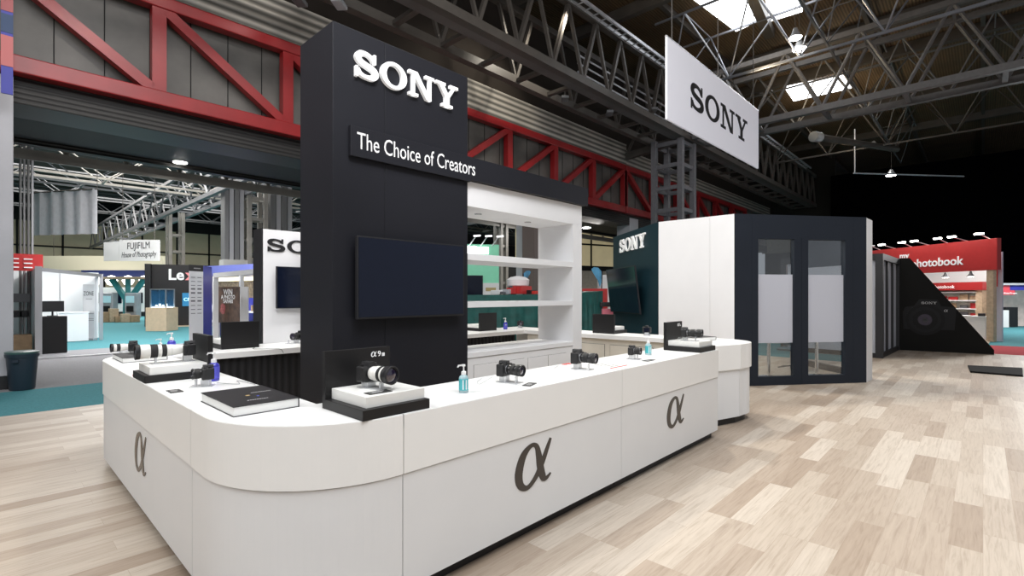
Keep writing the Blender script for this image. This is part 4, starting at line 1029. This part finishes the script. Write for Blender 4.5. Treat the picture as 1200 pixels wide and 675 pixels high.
# far stands row (white with blue)
fs = thing('far_stand', 'long white far stand with dark blue band behind the timber tree', 'stand', (10, 45, 0))
a, b = U(95, 38), U(175, 38)
M5 = face((*a, 0), (b[0]-a[0], b[1]-a[1], 0)); L5 = math.hypot(b[0]-a[0], b[1]-a[1])
MB().box(0, L5, 0, 2.2, -.3, 0, M=M5).build('white_wall', MATTW, fs); MB().box(0, L5+3, 2.9, 3.5, -.3, 0, M=M5).build('navy_band', mat('navy_band', (.01, .02, .09), .5), fs)
MB().box(-4, L5+1, 3.5, 4.6, -.35, -.05, M=M5).build('cream_fascia', mat('cream_lit', (.6, .55, .42), .6), fs)
MB().box(0, L5, 0, .35, .0, .02, M=M5).build('dark_plinth', BLACK, fs)
for k in range(3): MB().box(.5+1.6*k, 1.5+1.6*k, 1.0, 1.8, 0, .05, M=M5).build('screen', SCREEN, fs)
for k in range(5):
    p = M5 @ Vector((.3+1.25*k, 2.7, .6)); tag(MB().lathe([(-.38, .05), (-.3, .25), (0, .40), (.3, .25), (.38, .05)], n=18).build('globe_lamp', mat('globe_glow', (1, .97, .92), .5, emit=1.6)), 'round white globe lamp in the far row, %s from the left' % ('first', 'second', 'third', 'fourth', 'fifth')[k], 'lamp', 'white globe lamps on the far stand').location = p
# Lex booth
d0 = 25.6; a, b = U(171, d0), U(262, d0+1.5)
lx = thing('dark_exhibition_booth', 'dark exhibition booth with partly hidden white lettering and a red accent letter', 'booth', (*a, 0))
M6 = face((*a, 0), (b[0]-a[0], b[1]-a[1], 0))
MB().box(0, 4.6, 0, Zv(318.5, d0)+.4, -.3, 0, M=M6).build('wall', mat('booth_black', (.012, .010, .011), .45), lx)
MB().box(0, .25, 0, Zv(318.5, d0)+.4, 0, .3, M=M6).build('side_wall', BLACK, lx)
text('lettering', 'Le', .78, TW, lx, M6 @ Matrix.Translation((.94, 2.42, .003)), .01, bold=.02, sx=.95)
text('lettering', 'x', .78, mat('white_red_letter', (.75, .25, .25), .5, emit=.3), lx, M6 @ Matrix.Translation((1.74, 2.42, .003)), .01, bold=.02)
MB().box(1.0, 5.2, -.05, 0, -3.2, 0.9, M=M6 @ Matrix.Rotation(R(0), 4, 'X')).build('platform', OAK, lx)
MB().prism([(1.2, -.0), (5.2, .0), (5.2, -2.0)], .0, .012, M=Matrix.Translation((*a, 0)) @ Matrix.Rotation(math.atan2(b[1]-a[1], b[0]-a[0]), 4, 'Z')).build('timber_floor', OAK, lx)
ts = thing('television', 'glowing blue television on the dark far booth', 'television', tuple(M6 @ Vector((1.6, 1.4, .05))))
MB().box(1.55, 2.75, 1.0, 1.75, 0, .06, M=M6).build('bezel', BLACK, ts); MB().box(1.58, 2.72, 1.03, 1.72, .06, .065, M=M6).build('screen', mat('blue_screen', (.02, .14, .28), .3, emit=.9), ts)
text('lettering', 'CFexpress', .24, mat('cyan_glow', (.5, .9, 1), .3, emit=1.5), ts, M6 @ Matrix.Translation((2.15, 1.3, .068)), .002, 'CENTER')
px_, py_ = U(190, 22.6)
pl = thing('display_pedestal', 'pale timber pedestal under the glass display case', 'pedestal', (px_, py_, 0), YAW-PI/2)
MB().box(-.46, .46, -.4, .4, 0, 1.05).build('pedestal_box', mat('cream_timber', (.72, .52, .36), .5, noise=.06), pl, local=True, bevel=.01)
gc = thing('glass_case', 'lit glass display case with silver frame on the pale pedestal', 'display case', (px_, py_, 1.05), YAW-PI/2)
MB().box(-.30, .34, -.26, .26, .02, .78).build('glass', mat('case_glass', (.02, .12, .25), .1, alpha=.5), gc, local=True)
for a_ in (-.32, .36):
    for b_ in (-.28, .28): MB().box(a_-.02, a_+.02, b_-.02, b_+.02, 0, .82).build('frame_post', ALU, gc, local=True)
MB().box(-.34, .38, -.30, .30, .80, .84).build('frame_top', ALU, gc, local=True); MB().box(-.30, .34, -.24, .24, 0, .04).build('lit_base', mat('case_glow', (.8, .95, 1), .3, emit=2.5), gc, local=True)
for k in range(4): MB().box(-.24+.15*k, -.18+.15*k, -.1, -.04, .04, .12+.05*(k % 2)).build('exhibit', MATS['case_glow'], gc, local=True)
# white/blue directory column
wb = thing('directory_totem', 'tall white directory totem of small logos with blue side', 'totem', (4.7, 18.8, 0))
a, b, c_ = U(221.5, 15.4), U(237.5, 15.9), U(248.5, 16.9)
ht = Zv(310, 15.4)
MB().prism([a, b, c_, (a[0]+.4, a[1]+.9)], 0, ht).build('core', BLUEP, wb)
M7 = face((*a, 0), (b[0]-a[0], b[1]-a[1], 0)); L7 = math.hypot(b[0]-a[0], b[1]-a[1])
MB().box(0, L7, 0, ht-.2, 0, .02, M=M7).build('white_face', mat('totem_white', (.80, .81, .84), .5), wb)
MB().box(0, L7, ht-.2, ht, 0, .02, M=M7).build('black_cap', BLACK, wb)
mb = MB()
for r_ in range(10):
    for k in range(2): mb.box(L7*(.1+.47*k), L7*(.4+.47*k), ht-.38-r_*.125-.02, ht-.38-r_*.125+(.03 if r_ in (3,4,6) else 0), .02, .024, M=M7)
mb.build('logo_row', mat('totem_print', (.16, .16, .18), .5), wb)
mb = MB().box(L7*.3, L7*.8, ht-.12, ht-.09, .02, .024, M=M7); mb.build('cap_print', G4, wb)
# white frame booth with poster
bb = thing('framed_blue_booth', 'blue walled booth with white post and beam frame', 'booth', (6, 20, 0))
dK = 16.6
def pst(u, d, v, w=.12, n='post', m=MATTW): x, y = U(u, d); MB().box(x-w/2, x+w/2, y-w/2, y+w/2, 0, Zv(v, d)).build(n, m, bb)
pst(252.5, 15.3, 325, .13); pst(283, 16.8, 321, .12); 
def beam(u0, d0, v0, u1, d1, v1, w=.16, m=MATTW): MB().bar((*U(u0, d0), Zv(v0, d0)), (*U(u1, d1), Zv(v1, d1)), w, w).build('beam', m, bb)
beam(252.5, 15.3, 323, 303, 14.2, 318, .14); beam(252.5, 15.3, 323, 300, 19, 322, .12)
a, b = U(250, 20), U(330, 18)
M8 = face((*a, 0), (b[0]-a[0], b[1]-a[1], 0))
MB().box(0, 3.6, 0, 1.5, -.1, 0, M=M8).build('lower_wall', BLUEP, bb); MB().box(0, 3.6, 1.5, 2.15, -.1, 0, M=M8).build('middle_wall', mat('warm_slats', (.20, .15, .10), .5, noise=.5, nscale=9), bb); MB().box(0, 3.6, 2.15, 2.35, -.1, .02, M=M8).build('lit_strip', mat('warm_glow', (1, .88, .6), .5, emit=1.6), bb)
MB().box(0, 3.6, 2.35, 2.75, -.1, .3, M=M8).build('fascia', mat('soft_blue', (.12, .14, .40), .5), bb)
for z in (.55, .95): MB().box(0, 3.6, z, z+.06, 0, .35, M=M8).build('white_shelf', MATTW, bb)
for k in range(6): tag(MB().box(-.06, .06, -.05, .05, 0, .22).build('boxed_product', (MATTW, BLACK, CARDB)[k % 3]), ('white', 'black', 'brown', 'second white', 'second black', 'second brown')[k]+' boxed product on the upper shelf of the blue booth', 'box', 'boxed products in the blue booth').location = M8 @ Vector((.3+.5*k, 1.01, .18))
ps = thing('poster_board', 'brown poster board reading WIN A PHOTO SAFARI', 'poster', (*U(267, 15.2), 0))
a, b = U(255, 15.6), U(280, 15.0); M9 = face((*a, 0), (b[0]-a[0], b[1]-a[1], 0)); L9 = math.hypot(b[0]-a[0], b[1]-a[1])
MB().box(0, L9, .75, Zv(336, 15.3), -.03, 0, M=M9).build('board', mat('poster_brown', (.10, .055, .035), .5, noise=.6, nscale=5), ps)
for x in (.06, L9-.06): MB().box(x-.02, x+.02, 0, .78, -.03, -.01, M=M9).build('leg', ALU, ps)
for k, s_ in enumerate(('WIN', 'A PHOTO', 'SAFARI')): text('lettering', s_, (.24, .17, .17)[k], TW, ps, M9 @ Matrix.Translation((L9/2, 1.62-.13*k, .003)), .001, 'CENTER', bold=.003)
MB().prism([(L9*.25+.14*math.cos(t_*.6)*(1+.3*math.sin(t_*2.3)), 1.18+.17*math.sin(t_*.6)) for t_ in range(10)], 0, .003, M=M9).build('printed_pink_shape', mat('pink_print', (.38, .10, .10), .5, noise=.6, nscale=30), ps)
wp = thing('blank_poster_board', 'plain white panel standing right of the brown poster board', 'panel', (*U(288, 15.2), 0))
a, b = U(282, 15.9), U(290.5, 15.9); wallbox(a, b, .05, 0, Zv(336, 15.9)).build('board', MATTW, wp)
# far exit sign
ex, ey = U(63, 40)
t = thing('exit_sign', 'green emergency exit sign high on the far back wall', 'sign', (ex, ey, Zv(305, 40)), YAW-PI/2)
MB().box(-.55, .55, -.03, .03, -.5, .3).build('box', mat('exit_green', (.01, .12, .09), .4, emit=.3), t, local=True)
MB().lathe([(-.05, .16), (-.031, .16)], 'Y', 14, o=(.1, 0, -.3)).build('lamp', LAMP, t, local=True)
MB().tube([(0, 0, .3), (0, 0, 10.6-Zv(305, 40))], .02, 5).build('rod', STEELD, t, local=True)

# ================================================================== BEHIND THE SHELVES: market stalls
a, b = U(500, 17.6), U(586, 18.2); Mg = face((*a, 0), (b[0]-a[0], b[1]-a[1], 0)); Lg = math.hypot(b[0]-a[0], b[1]-a[1])
gs = thing('green_stall', 'mint green and white stall seen through the shelf unit', 'stall', (*a, 0))
zt = Zv(285.5, 18); 
MB().box(0, Lg, 0, zt, -.3, -.2, M=Mg).build('wall', GREENP, gs)
MB().box(1.0, Lg-.4, Zv(297, 18), zt-.1, -.2, -.15, M=Mg).build('glowing_panel', mat('stall_glow', (1, 1, 1), .4, emit=2.2), gs)
text('lettering', 'so', .5, MATS['stall_glow'], gs, Mg @ Matrix.Translation((Lg-1.26, Zv(296, 18), -.18)), .01, bold=.03)
MB().box(Lg-.62, Lg, 1.55, 2.05, -.2, -.17, M=Mg).build('white_notice', MATTW, gs)
MB().box(Lg-.5, Lg-.12, 1.75, 1.88, -.17, -.165, M=Mg).build('notice_print', mat('ochre_print', (.45, .35, .15), .6), gs)
MB().box(0, Lg-.02, 0, 1.35, -.15, .1, M=Mg).build('white_counter', MATTW, gs)
tv4 = thing('television', 'black television on the mint green stall', 'television', (*U(555, 17.8), 1.7))
MB().box(1.4, Lg-.62, 1.42, 2.32, -.14, -.08, M=Mg).build('bezel', BLACK, tv4); MB().box(1.42, Lg-.64, 1.44, 2.30, -.08, -.075, M=Mg).build('screen', SCREEN, tv4)
for k in range(3):
    x = Lg-1.1+.42*k; l_ = thing('arm_spotlight', ('left', 'middle', 'right')[k]+' arm spotlight on top of the mint green stall', 'light', tuple(Mg @ Vector((x, zt, -.2))), group='arm spotlights on the mint green stall')
    MB().tube([Mg @ Vector((x, zt-.05, -.2)), Mg @ Vector((x+.18, zt+.25, .2))], .02, 6).build('arm', ALU, l_); MB().bar(Mg @ Vector((x+.10, zt+.25, .2)), Mg @ Vector((x+.34, zt+.27, .2)), .07, .05).build('head', MATS['stall_glow'], l_)
# draped tables
def drape(lab, u0, d0, u1, d1, v0, v1):
    a, b = Vector(U(u0, d0)), Vector(U(u1, d1)); t = thing('draped_table', lab, 'table', (a.x, a.y, 0), group='tables under deep teal cloths')
    za, zb_ = Zv(v0, d0), Zv(v1, d1); n = 60; L = (b-a).length; d = (b-a)/L; nn = Vector((d.y, -d.x))
    mb = MB()
    for j in range(8):
        f = j/7
        for i in range(n+1):
            p = a+d*L*i/n; w = (.05*math.sin(i*.9+f*2)+.035*math.sin(i*2.1+1+f))*f+.02
            z = (za+(zb_-za)*i/n)*(1-f)+.02*f
            mb.v.append((p.x+nn.x*w, p.y+nn.y*w, z))
    for j in range(7):
        for i in range(n): mb.f.append([j*(n+1)+i, j*(n+1)+i+1, (j+1)*(n+1)+i+1, (j+1)*(n+1)+i]); mb.m.append(0); mb.smooth.append(True)
    mb.build('cloth_skirt', CLOTH, t)
    vs = [(a.x, a.y, za), (b.x, b.y, zb_), (b.x-nn.x*.9, b.y-nn.y*.9, zb_), (a.x-nn.x*.9, a.y-nn.y*.9, za)]
    MB().add(vs, [(0,1,2,3)]).build('cloth_top', CLOTH, t)
    return a, b, za, nn
ax, bx_, zt1, nn1 = drape('long deep teal draped table seen through the shelf unit', 480, 11.6, 652, 12.6, 346, 345)
ax2, bx2, zt2, nn2 = drape('short deep teal draped table between shelf unit and pod', 655, 12.4, 706, 13.2, 345, 341)
# goods on tables
gl = [(582, .14, .10, MATTW, 'white tray of goods'), (588, .25, .06, STEELG, 'grey low case'), (595, .22, .12, STEELW, 'silver case'), (600, .2, .12, BLUEP, 'blue bag'), (604, .35, .16, REDB, 'red box'), (612, .4, .20, REDB, 'taller red box'), (620, .25, .10, BLACK, 'black tray'), (627, .35, .08, REDP, 'flat red packet')]
for k, (u, w, h, m_, s_) in enumerate(gl):
    x, y = U(u, 12.7); tag(MB().box(-w/2, w/2, -.15, .15, 0, h).build('goods_box', m_, bevel=.01), s_+' on the long draped table', 'box', 'goods on the draped tables').location = (x, y, zt1+.03)
x, y = U(607, 13.0); tag(MB().lathe([(0, .18), (.05, .28), (.2, .30), (.27, .2), (.30, .05)], n=20).build('white_bag', MATTW), 'white rounded bag on the red boxes of the draped table', 'bag').location = (x, y, zt1+.2)
def fflag(lab, u, d, vb, vt, lean):
    x, y = U(u, d); z0, z1 = 0, Zv(vt, d); zb = Zv(vb, d)
    t = thing('feather_flag', lab, 'flag', (x, y, 0), group='blue feather flags')
    M = Matrix.Translation((x, y, 0)) @ Matrix.Rotation(YAW-PI/2, 4, 'Z') @ Matrix.Rotation(PI/2, 4, 'X')
    h = z1-zb
    out = [(0, zb), (lean*.10*h, zb+.35*h), (lean*.34*h, zb+.72*h), (lean*.42*h, zb+.9*h), (lean*.30*h, zb+h), (lean*.08*h, zb+.97*h), (-lean*.12*h, zb+.75*h), (-lean*.10*h, zb+.4*h)]
    if lean < 0: out = out[::-1]
    mb = MB().prism(out, -.01, .01, M=M); mb.build('flag_cloth', mat('flag_blue', (.08, .30, .50), .6, noise=.5, nscale=3), t)
    MB().tube([M @ Vector((0, .02, 0)), M @ Vector((-lean*.1*h, zb+.5*h, 0)), M @ Vector((-lean*.1*h, zb+.8*h, 0))], .02, 6).build('pole', BLACK, t)
    MB().box(x-.2, x+.2, y-.2, y+.2, 0, .02).build('foot', BLACK, t)
fflag('blue feather flag seen through the shelf unit', 615, 16, 334, 317, 1)
fflag('blue feather flag between shelf unit and pod', 703, 15.5, 337, 313, -1)
# cream wall, stalls between shelf and pod
a, b = U(640, 30), U(735, 33); Mc = face((*a, 0), (b[0]-a[0], b[1]-a[1], 0))
struct('wall_cream', MB().box(-2, 7, 3.4, 6.4, -.2, 0, M=Mc), mat('glowing_cream_cladding', (.62, .53, .32), .8, emit=.3, noise=.15, nscale=.7), label='softly glowing cream cladding wall between shelf unit and pod')  # glow in the cladding stands in for light falling on the wall
struct('wall_beige', MB().box(-2, 7, 0, 3.2, -.2, 0, M=Mc), mat('beige_cladding', (.42, .38, .32), .8, noise=.1), label='beige lower wall between shelf unit and pod')
mb = MB()
for x in (-.5, 1.35, 3.3, 5.2): mb.box(x, x+.1, 3.2, 6.4, 0, .05, M=Mc)
mb.box(-2, 7, 4.75, 4.85, 0, .05, M=Mc); mb.box(-2, 7, 3.15, 3.45, 0, .1, M=Mc)
struct('trim_10', mb, DARK, label='dark frame lines of the cream cladding')
for lab, u, d, w, z0, z1, m_ in (('red and white printed panel between shelf unit and pod', 697, 15.0, .75, 1.2, 1.80, REDB), ('white notice board beside the pod edge', 713, 16, .7, 1.3, 2.25, MATTW), ('black case on the short draped table', 711, 13.0, .35, 1.3, 1.42, BLACK), ('pink packet on the short draped table', 712, 12.9, .3, 1.08, 1.25, mat('pink_packet', (.55, .15, .2), .5))):
    x, y = U(u, d); o = MB().box(-w/2, w/2, -.05, .05, 0, z1-z0).build('notice_board' if w > .5 else 'goods_box', m_, bevel=.01); o.location = (x, y, z0); o.rotation_euler = (0, 0, YAW-PI/2)
    tag(o, lab, 'panel' if w > .5 else 'box')
for lab, u, d, z in (('pale legged trestle under the white notice board', 713, 16, 1.3),):
    x, y = U(u, d); tag(MB().box(x-.3, x+.3, y-.2, y+.2, 0, z-.01).build('stall_cabinet', MATTW), 'white stall cabinet beside the pod edge', 'cabinet')
x, y = U(697, 15.0); tag(MB().box(x-.3, x+.3, y-.2, y+.2, 0, 1.2).build('stall_cabinet', CREAM), 'cream stall cabinet under the red printed panel', 'cabinet')
x, y = U(711.5, 13.1); tag(MB().box(x-.35, x+.35, y-.25, y+.25, 0, 1.07).build('stall_cabinet', MATTW), 'white stall cabinet carrying the pink packet and black case', 'cabinet')
struct('wall_link_dark', MB().prism([U(560, 24), U(650, 27), U(652, 27.5), U(558, 24.5)], 0, 3.5), DARK, label='dark slab filling the opening behind the market stalls')  # solid slab, the darkness of the opening put into its colour
column('brown grey column seen through the shelf unit, right of the dark opening', *(lambda p: (p[0]-.35, p[0]+.35, p[1]-.3, p[1]+.3))(U(626, 19)), 5.2, mat('brown_column', (.14, .11, .10), .6))
column('pale grey column seen through the shelf unit beside the lattice column', *(lambda p: (p[0]-.28, p[0]+.28, p[1]-.3, p[1]+.3))(U(617, 19.6)), 5.2)

# ================================================================== RIGHT: RED PHOTO BOOK STAND
PO = Vector((23.7, -.34, 0)); ang = math.atan2(3.8, 3.0)
pb = thing('red_photo_stand', 'red and white exhibition stand with white lowercase lettering on its fascia', 'stand', tuple(PO), ang)
def lb_(x0, x1, y0, y1, z0, z1, n, m, p=pb, **k): return MB().box(x0, x1, y0, y1, z0, z1).build(n, m, p, local=True, **k)
lb_(0, 8, -.15, 0, 2.47, 3.55, 'fascia', REDB, bevel=.01); lb_(-.02, 0, -.15, 0, 2.47, 3.55, 'fascia_return', REDD)
lb_(.12, .34, -.15, -.02, 0, 2.47, 'timber_post', OAK)
BQ = Vector((*U(1167, 21.0), 0)); PL_ = world_of(pb).inverted() @ BQ
lb_(PL_.x, 10, PL_.y-.1, PL_.y, 0, 3.3, 'back_wall', MATTW)
P2_ = U(1166.5, 17.6); wallbox(P2_, (BQ.x, BQ.y), .06, 0, 3.3).build('side_wall', MATTW, pb)
MB().prism([(-.45, .9), (8, .9), (10, PL_.y), (PL_.x, PL_.y)][::-1], -.02, .02).build('timber_floor', PLANK, pb, local=True)
Mp = Matrix(((-1,0,0,0),(0,0,1,0),(0,1,0,0),(0,0,0,1)))
def Lt(x, z, y=.005): return Matrix.Translation((x, y, z)) @ Mp
text('lettering', 'photobook', .44, TW, pb, Lt(3.10, 2.72), .01, bold=.008, local=True)
text('lettering', 'my', .34, TW, pb, Lt(3.62, 3.10), .01, bold=.008, local=True)
for k in range(9):
    x = .3+.72*k
    s_ = thing('arm_spotlight', 'arm spotlight on the red fascia, %s from its right end' % ('first','second','third','fourth','fifth','sixth','seventh','eighth','ninth')[k], 'light', tuple(world_of(pb) @ Vector((x, 0, 3.55))), ang, 'arm spotlights along the red fascia')
    MB().tube([(0,-.1,0), (.1 if k % 2 else -.1,.45,.16)], .018, 6).build('arm', ALU, s_, local=True)
    MB().box((.1 if k % 2 else -.1)-.13, (.1 if k % 2 else -.1)+.13, .40, .52, .13, .19).build('head', LAMPS if k < 5 or k % 2 else ALU, s_, local=True, bevel=.02)
for k, x in enumerate((.75, 1.65, 2.6)):
    s_ = thing('pendant_lamp', ('right', 'middle', 'left')[k]+' black pendant lamp under the red fascia', 'lamp', tuple(world_of(pb) @ Vector((x, -1.0, 2.3))), group='black pendant lamps in the red stand')
    MB().lathe([(0, .13), (.12, .05), (.2, .03)], n=16).build('shade', BLACK, s_, local=True); MB().lathe([(-.01, .10), (.01, .1)], n=14).build('bulb', LAMPS, s_, local=True); MB().tube([(0,0,.2), (0,0,.9)], .008, 5).build('cord', BLACK, s_, local=True)
iu = thing('product_shelving', 'inner shelf block with a small red fascia inside the red stand', 'shelves', (*U(1151, 19.2), 0), ang)
lb_(-.05, 3, -.35, 0.05, 1.80, 2.12, 'red_fascia', REDD, iu); lb_(0, .24, -.32, 0, 0, 1.80, 'timber_end', OAK, iu)
for z in (.72, 1.04, 1.37, 1.70): lb_(.2, 3, -.3, 0, z, z+.04, 'shelf', MATTW, iu)
lb_(.2, 3, -.34, -.3, 0, 1.80, 'back_board', CREAM, iu); text('lettering', 'photobook', .2, TW, iu, Matrix.Translation((1.9, .056, 1.88)) @ Mp, .004, local=True)
random.seed(3)
kk = 0
for z in (.762, 1.082, 1.412):
    for q in range(6):
        m_ = random.choice((BLACK, REDB, MATTW, OAK, STEELG, BLUEP, CARDB)); x = .36+.42*q
        p = world_of(iu) @ Vector((x, -.12, z)); w = random.uniform(.12, .2); h = random.uniform(.12, .22)
        o = tag(MB().box(-w, w*.9, -.02, .02, 0, h).build('photo_book', m_), 'photo book standing on the %s shelf, %s from the right, in the red stand' % ({.762:'lowest', 1.082:'middle', 1.412:'top'}[z], ('first','second','third','fourth','fifth','sixth')[q]), 'book', 'photo books on the red stand shelves'); o.location = p; o.rotation_euler = (0, 0, ang)
ck = thing('white_counter', 'white counter with a black screen in front of the red stand shelves', 'counter', (*U(1155, 17.9), 0), ang)
lb_(0, 1.6, -.4, 0, .02, .80, 'cabinet', MATTW, ck); lb_(-.05, 1.65, -.45, .05, .80, .84, 'top', MATTW, ck)
tag(MB().box(-.16, .16, -.1, .1, 0, .1).build('card_reader', BLACK), 'small black device on the white counter of the red stand', 'device').location = world_of(ck) @ Vector((.25, -.15, .84))
# white pillar right of the stand
x, y = U(1170.5, 17.8); t = thing('white_partition', 'tall white partition edge right of the red stand', 'wall', (x, y, 0)); wallbox(U(1167.3, 17.4), U(1174.5, 17.2), .04, 0, 3.1).build('panel', mat('lilac_white', (.50, .50, .60), .6), t)
wallbox(U(1167.5, 17.36), U(1169, 17.3), .01, 1.9, 2.7).build('red_sticker', REDB, t)
# far stand at right edge
a, b = U(1174, 24.5), U(1240, 24.5); Mf = face((*a, 0), (b[0]-a[0], b[1]-a[1], 0))
fz = thing('far_red_blue_stand', 'far lit stand with a red and blue fascia at the right edge', 'stand', (*a, 0))
MB().box(0, 3, 0, 2.15, -1.5, -1.4, M=Mf).build('back_wall', mat('glowing_pink_white', (.7, .6, .55), .6, emit=.15, noise=.2, nscale=3), fz)  # back wall glows faintly by itself to look lit
MB().box(0, .85, 1.62, 2.1, -.3, -.2, M=Mf).build('fascia', mat('red_purple', (.55, .06, .08), .5, emit=.2), fz); MB().box(.6, 3, 1.85, 2.1, -.2, -.19, M=Mf).build('fascia_blue', BLUEP, fz)
text('lettering', 'The Photo Project', .12, TW, fz, Mf @ Matrix.Translation((.05, 1.66, -.19)), .004)
MB().box(0, 3, 2.1, 2.2, -1.5, -.1, M=Mf).build('top_truss', STEELW, fz)
MB().box(0, .75, 0, .85, -.8, -.4, M=Mf).build('white_counter', MATTW, fz); MB().box(.8, 1.4, 0, 1.0, -1.0, -.6, M=Mf).build('dark_cabinet', BLACK, fz)
for k in range(4): MB().box(.1+.25*k, .28+.25*k, 1.1, 1.5, -1.4, -1.35, M=Mf).build('picture', (REDB, BLACK, CARDB, STEELG)[k], fz)

# ================================================================== CAMERA, LIGHT, WORLD
cam = bpy.data.cameras.new('camera'); co = bpy.data.objects.new('camera', cam); COL.objects.link(co)
co.location = (0, 0, CAM_H); co.rotation_euler = (PI/2, 0, YAW-PI/2)
cam.sensor_width = 36; cam.sensor_fit = 'HORIZONTAL'; cam.lens = 585/1200*36; cam.shift_y = 8.5/1200; cam.clip_start = .05; cam.clip_end = 300
SC.camera = co
def area(name, loc, target, size, power, col=(1, 1, 1), sy=None):
    l = bpy.data.lights.new(name, 'AREA'); l.energy = power; l.color = col; l.size = size
    if sy: l.shape = 'RECTANGLE'; l.size_y = sy
    o = bpy.data.objects.new(name, l); COL.objects.link(o); o.location = loc
    o.rotation_euler = (Vector(target)-Vector(loc)).to_track_quat('-Z', 'Y').to_euler(); return o
def spot(name, loc, target, power, ang_=60, col=(1,1,1), r=.3, blend=.6):
    l = bpy.data.lights.new(name, 'SPOT'); l.energy = power; l.color = col; l.spot_size = R(ang_); l.spot_blend = blend; l.shadow_soft_size = r
    o = bpy.data.objects.new(name, l); COL.objects.link(o); o.location = loc
    o.rotation_euler = (Vector(target)-Vector(loc)).to_track_quat('-Z', 'Y').to_euler(); return o
# overhead fill added to brighten the stand (high, out of view)
area('overhead_soft', (1, -1.5, 9.5), (3.5, 2.5, 0), 6, 950, (.97, .98, 1))
area('overhead_left', (-4, 5, 8), (1, 4.5, 0), 4, 430, (1, .98, .95))
area('overhead_middle', (6, 4, 10.8), (6, 4, 0), 3.0, 280, (1, .98, .94))
spot('key_spot', (7, 9.0, 11.4), (6, 0.5, 0), 3000, 75, (1, .95, .86), .35)
spot('floor_spot', (12, 6.5, 11.4), (10, -1, 0), 2300, 75, (1, .94, .84), .35)
spot('tower_spot', (-.5, -1.5, 8.5), (2.7, 4.0, 4.0), 1500, 22, (1, .98, 1), .25)
spot('pod_spot', (4.5, -1.0, 10.5), (9.5, 3, 1.5), 520, 45, (1, .98, 1), .3)
spot('band_spot', (12, 9.0, 10.0), (11.5, 12, 8), 650, 90, (1, .92, .78), .3)
spot('band_spot_left', (2, 6, 9.8), (2.5, 12, 6.8), 450, 60, (1, .92, .85), .3)
area('second_hall_light', (5, 25, 9.6), (5, 24, 0), 8, 2000, (1, .98, .95))
area('second_hall_far', (8, 44, 9.8), (8, 44, 0), 14, 4500, (1, .97, .92))
area('opening_fill', (4, 18.6, 4.9), (3.5, 21, 0), 2.5, 450)  # added lamp, brightens totem and booths beyond the opening
area('stall_light', (19, 14.5, 5.2), (17, 14, 0), 3, 350, (1, .96, .9))
area('red_stand_light', (24.5, 1.5, 7.5), (25.5, 0.5, 1), 3, 550, (1, .97, .92))
area('inner_stand_light', tuple(world_of(pb) @ Vector((2.5, -1.7, 3.3))), tuple(world_of(pb) @ Vector((2.5, -2.2, 0))), 1.5, 70)
area('far_right_fill', (32, -3, 5), (30, -2.5, 0), 3, 700)  # added lamp, unseen, lifts the far stand at the right edge
spot('rear_wall_fill', (3.3, 4.95, 6.2), (3.2, 6.62, 1.5), 330, 60, (1, .98, 1), .2)  # unseen spot put in to whiten the partition wall
area('pod_inner_light', (10.9, 4.2, 2.95), (10.9, 4.0, 0), 1.2, 45)
for k, x in enumerate((12.5, 18.5, 24.8, 29.5)):
    spot('roof_wash_%d' % k, (x, 5.5, 9.2), (x+1.5, 4.5, 12.2), 230, 150, (1, .80, .52) if k else (1, .9, .75), .4)  # added uplights, unseen, warm and brighten the brown roof
w = bpy.data.worlds.new('world'); SC.world = w; w.use_nodes = True
w.node_tree.nodes['Background'].inputs[0].default_value = (.90, .93, 1, 1); w.node_tree.nodes['Background'].inputs[1].default_value = .30
SC.view_settings.view_transform = 'Standard'; SC.view_settings.look = 'None'; SC.view_settings.exposure = .12
